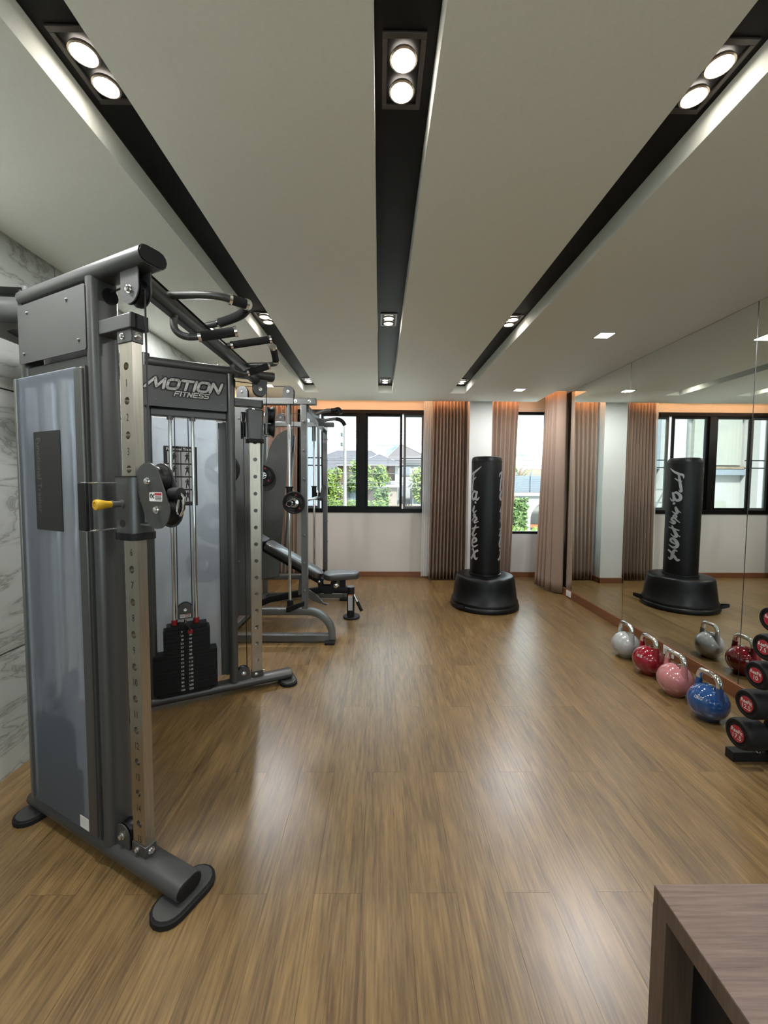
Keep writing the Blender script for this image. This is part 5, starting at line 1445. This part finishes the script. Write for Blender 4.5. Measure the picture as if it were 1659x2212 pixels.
# street fence: gate piers and pickets
fe = thing('fence', 'low pinkish picket fence with white pier before the beige house', 'fence', (2.3, 40, GZ))
for k in range(18):
    part('picket', MB().box(-1.1 + .17 * k, -1.02 + .17 * k, -.03, .03, 0, 1.42), MT['ext_beige'], fe, smooth=False)
part('pier', MB().box(-1.75, -1.45, -.15, .15, 0, 1.6), MT['ext_white'], fe, smooth=False)
part('pier_ball', MB().lathe([(.05, 1.6), (.13, 1.68), (.15, 1.78), (.10, 1.90), (.02, 1.95)], 12, lambda x, y, h: Vector((-1.6 + x, y, h))), MT['ext_white'], fe)
part('fence_rail', MB().box(-1.45, 1.95, .03, .07, .3, .4).box(-1.45, 1.95, .03, .07, 1.15, 1.25), MT['ext_beige'], fe, smooth=False)
# neighbour building to the left (direct view behind the rack and in the mirror)
nb = thing('building', 'pale cream and blue-grey house next door, seen through the left panes', 'house', (-8, 16, GZ))
hb = lambda x, y, z: Vector((x + 8, y - 16, z - GZ))
gwall(nb, MB().box(-14, -3.6, 14.6, 22, GZ, 9, hb), MT['ext_white'])
gwall(nb, MB().box(-3.6, -2.75, 15.2, 21, GZ, 9, hb), MT['ext_blue'], 'side_wing')
gwall(nb, MB().box(-5.3, -4.6, 14.3, 14.6, 1.95, 9, hb), MT['ext_blue'], 'blue_wall')
gwall(nb, MB().box(-8.3, -6.6, 14.45, 14.6, 2.1, 4.4, hb), MT['ext_cream'], 'recess_panel')
gwall(nb, MB().box(-8.5, -6.4, 14.40, 14.6, 1.75, 1.95, hb), MT['ext_blue'], 'blue_band')
gwall(nb, MB().box(-8.5, -6.4, 14.42, 14.6, 1.97, 2.05, hb), MT['tanroof'], 'brown_band')
gwall(nb, MB().box(-8.9, -5.6, 14.0, 14.6, 4.4, 4.9, hb), MT['ext_white'], 'eave')
gwall(nb, MB().box(-8.95, -8.45, 13.9, 14.6, GZ, 4.4, hb), MT['ext_white'], 'pier')
gwall(nb, MB().box(-5.9, -5.3, 13.9, 14.6, GZ, 4.4, hb), MT['ext_white'], 'pier')
gwall(nb, MB().box(-7.9, -6.7, 14.5, 14.6, -.2, .8, hb), MT['ext_cream'], 'niche')
for a, b, c_, d_ in ((-5.1, -4.7, 1.5, 1.9), (-8.0, -7.3, -.4, .1), (-3.35, -2.95, 1.2, 1.75)):
    yy = 14.25 if b > -6 and b < -4 else (14.45 if b < -6 else 15.15)
    wn = part('window_frame', MB().box(a, b, yy, yy + .2, c_, d_, hb), MT['alugrey'], nb, smooth=False)
    part('pane', MB().box(a + .05, b - .05, yy - .01, yy, c_ + .05, d_ - .05, hb), MT['teal'], wn, smooth=False)
for z in (.2, .75, 1.2):
    part('balcony_rail', MB().box(-5.3, -4.5, 13.95, 14.0, z, z + .05, hb), MT['alugrey'], nb, smooth=False)
hedge('dark green hedge below the neighbour house, seen only in the mirror', -5.6, -4.1, 12.6, 13.2, GZ, -.05, MT['leaf2'], 900, 31, .09)
# white garden wall with arch beyond the corner window
aw = thing('garden_wall', 'white garden wall with a rounded arch outside the corner window', 'wall', (7.3, 19, GZ))
hb = lambda x, y, z: Vector((x - 7.3, y - 19, z - GZ))
arc = [(6.85 + .0, GZ), (6.85, -.2)] + [(7.75 - .9 * math.cos(t), -.2 + .85 * math.sin(t)) for t in [PI * i / 16 for i in range(1, 16)]] + [(8.65, -.2), (8.65, GZ), (10, GZ), (10, .86), (6.25, .86), (6.25, GZ)]
part('arch_wall', MB().prism(arc, 18.3, 18.6, lambda a, b, c_: hb(a, c_, b)), MT['ext_white'], aw, smooth=False)
part('wall_cap', MB().box(5.95, 10, 18.2, 18.7, .86, 1.0, hb), MT['ext_white'], aw, smooth=False)
part('niche_back', MB().box(6.6, 9, 19.4, 19.5, GZ, .8, hb), MT['ext_cream'], aw, smooth=False)
part('niche_bench', MB().box(6.88, 8.6, 18.7, 19.3, -.62, -.50, hb), MT['wooddoor'], aw, smooth=False)
part('wall_light', MB().box(6.50, 6.62, 18.22, 18.3, -.16, .13, hb), MT['alugrey'], aw, smooth=False)
part('low_wall', MB().box(5.2, 6.9, 15.2, 15.6, GZ, -.38, hb), MT['ext_white'], aw, smooth=False)
for k in range(9):
    part('slat', MB().box(6.3, 9.5, 18.9, 18.93, 1.02 + .085 * k, 1.095 + .085 * k, hb), MT['bluesheet'], aw, smooth=False)
for x in (6.3, 7.05, 7.75, 7.95, 8.7): part('slat_post', MB().box(x - .03, x + .03, 18.86, 18.90, 1.0, 1.95, hb), MT['bluesheet'], aw, smooth=False)
h3 = thing('house', 'low house with tan roof far behind the white garden wall', 'house', (12.5, 36, GZ))
hb = lambda x, y, z: Vector((x - 12.5, y - 36, z - GZ))
gwall(h3, MB().box(10, 20, 34, 40, GZ, 2.1, hb), MT['brick'])
hip(h3, 10.8, 22, 33.6, 41, 2.1, 2.75, 13, 19, 36, MT['tanroof'])
bt = thing('tree', 'sparse twiggy tree against the sky in the corner window', 'tree', (8.9, 26, GZ), 0, 'trees in front of the houses')
r = random.Random(77)
tk = part('trunk', MB().tube([Vector((0, 0, 0)), Vector((.05, 0, 3.2)), Vector((.1, 0, 4.4))], [.09, .06, .03], 6), MT['trunk'], bt)
tw_, lf = MB(), MB()
for k in range(46):
    z0_ = r.uniform(2.6, 4.2); a = r.uniform(0, 2 * PI); ln = r.uniform(.3, 1.0)
    p0 = Vector((.06, 0, z0_)); p1 = p0 + Vector((math.cos(a) * ln, math.sin(a) * ln * .5, r.uniform(.1, .9)))
    tw_.tube([p0, p1], [.016, .008], 5)
    for q in range(6):
        p = p0.lerp(p1, r.uniform(.4, 1.1)) + Vector((r.gauss(0, .08), r.gauss(0, .08), r.gauss(0, .08)))
        u_ = Vector((r.gauss(0, 1), r.gauss(0, .4), r.gauss(0, 1))).normalized(); v_ = u_.orthogonal().normalized(); l_ = .06
        lf.add([p - u_ * l_, p + v_ * l_ * .5, p + u_ * l_, p - v_ * l_ * .5], [(0, 1, 2, 3)])
part('twigs', tw_, MT['trunk'], bt)
part('leaves', lf, MT['leaf2'], bt, smooth=False, kind='stuff')
tree('bushy tree hugging the left edge of the corner window', 6.75, 21, 1.5, (.45, .5, 1.0), MT['leaf2'], 700, 41, .09)
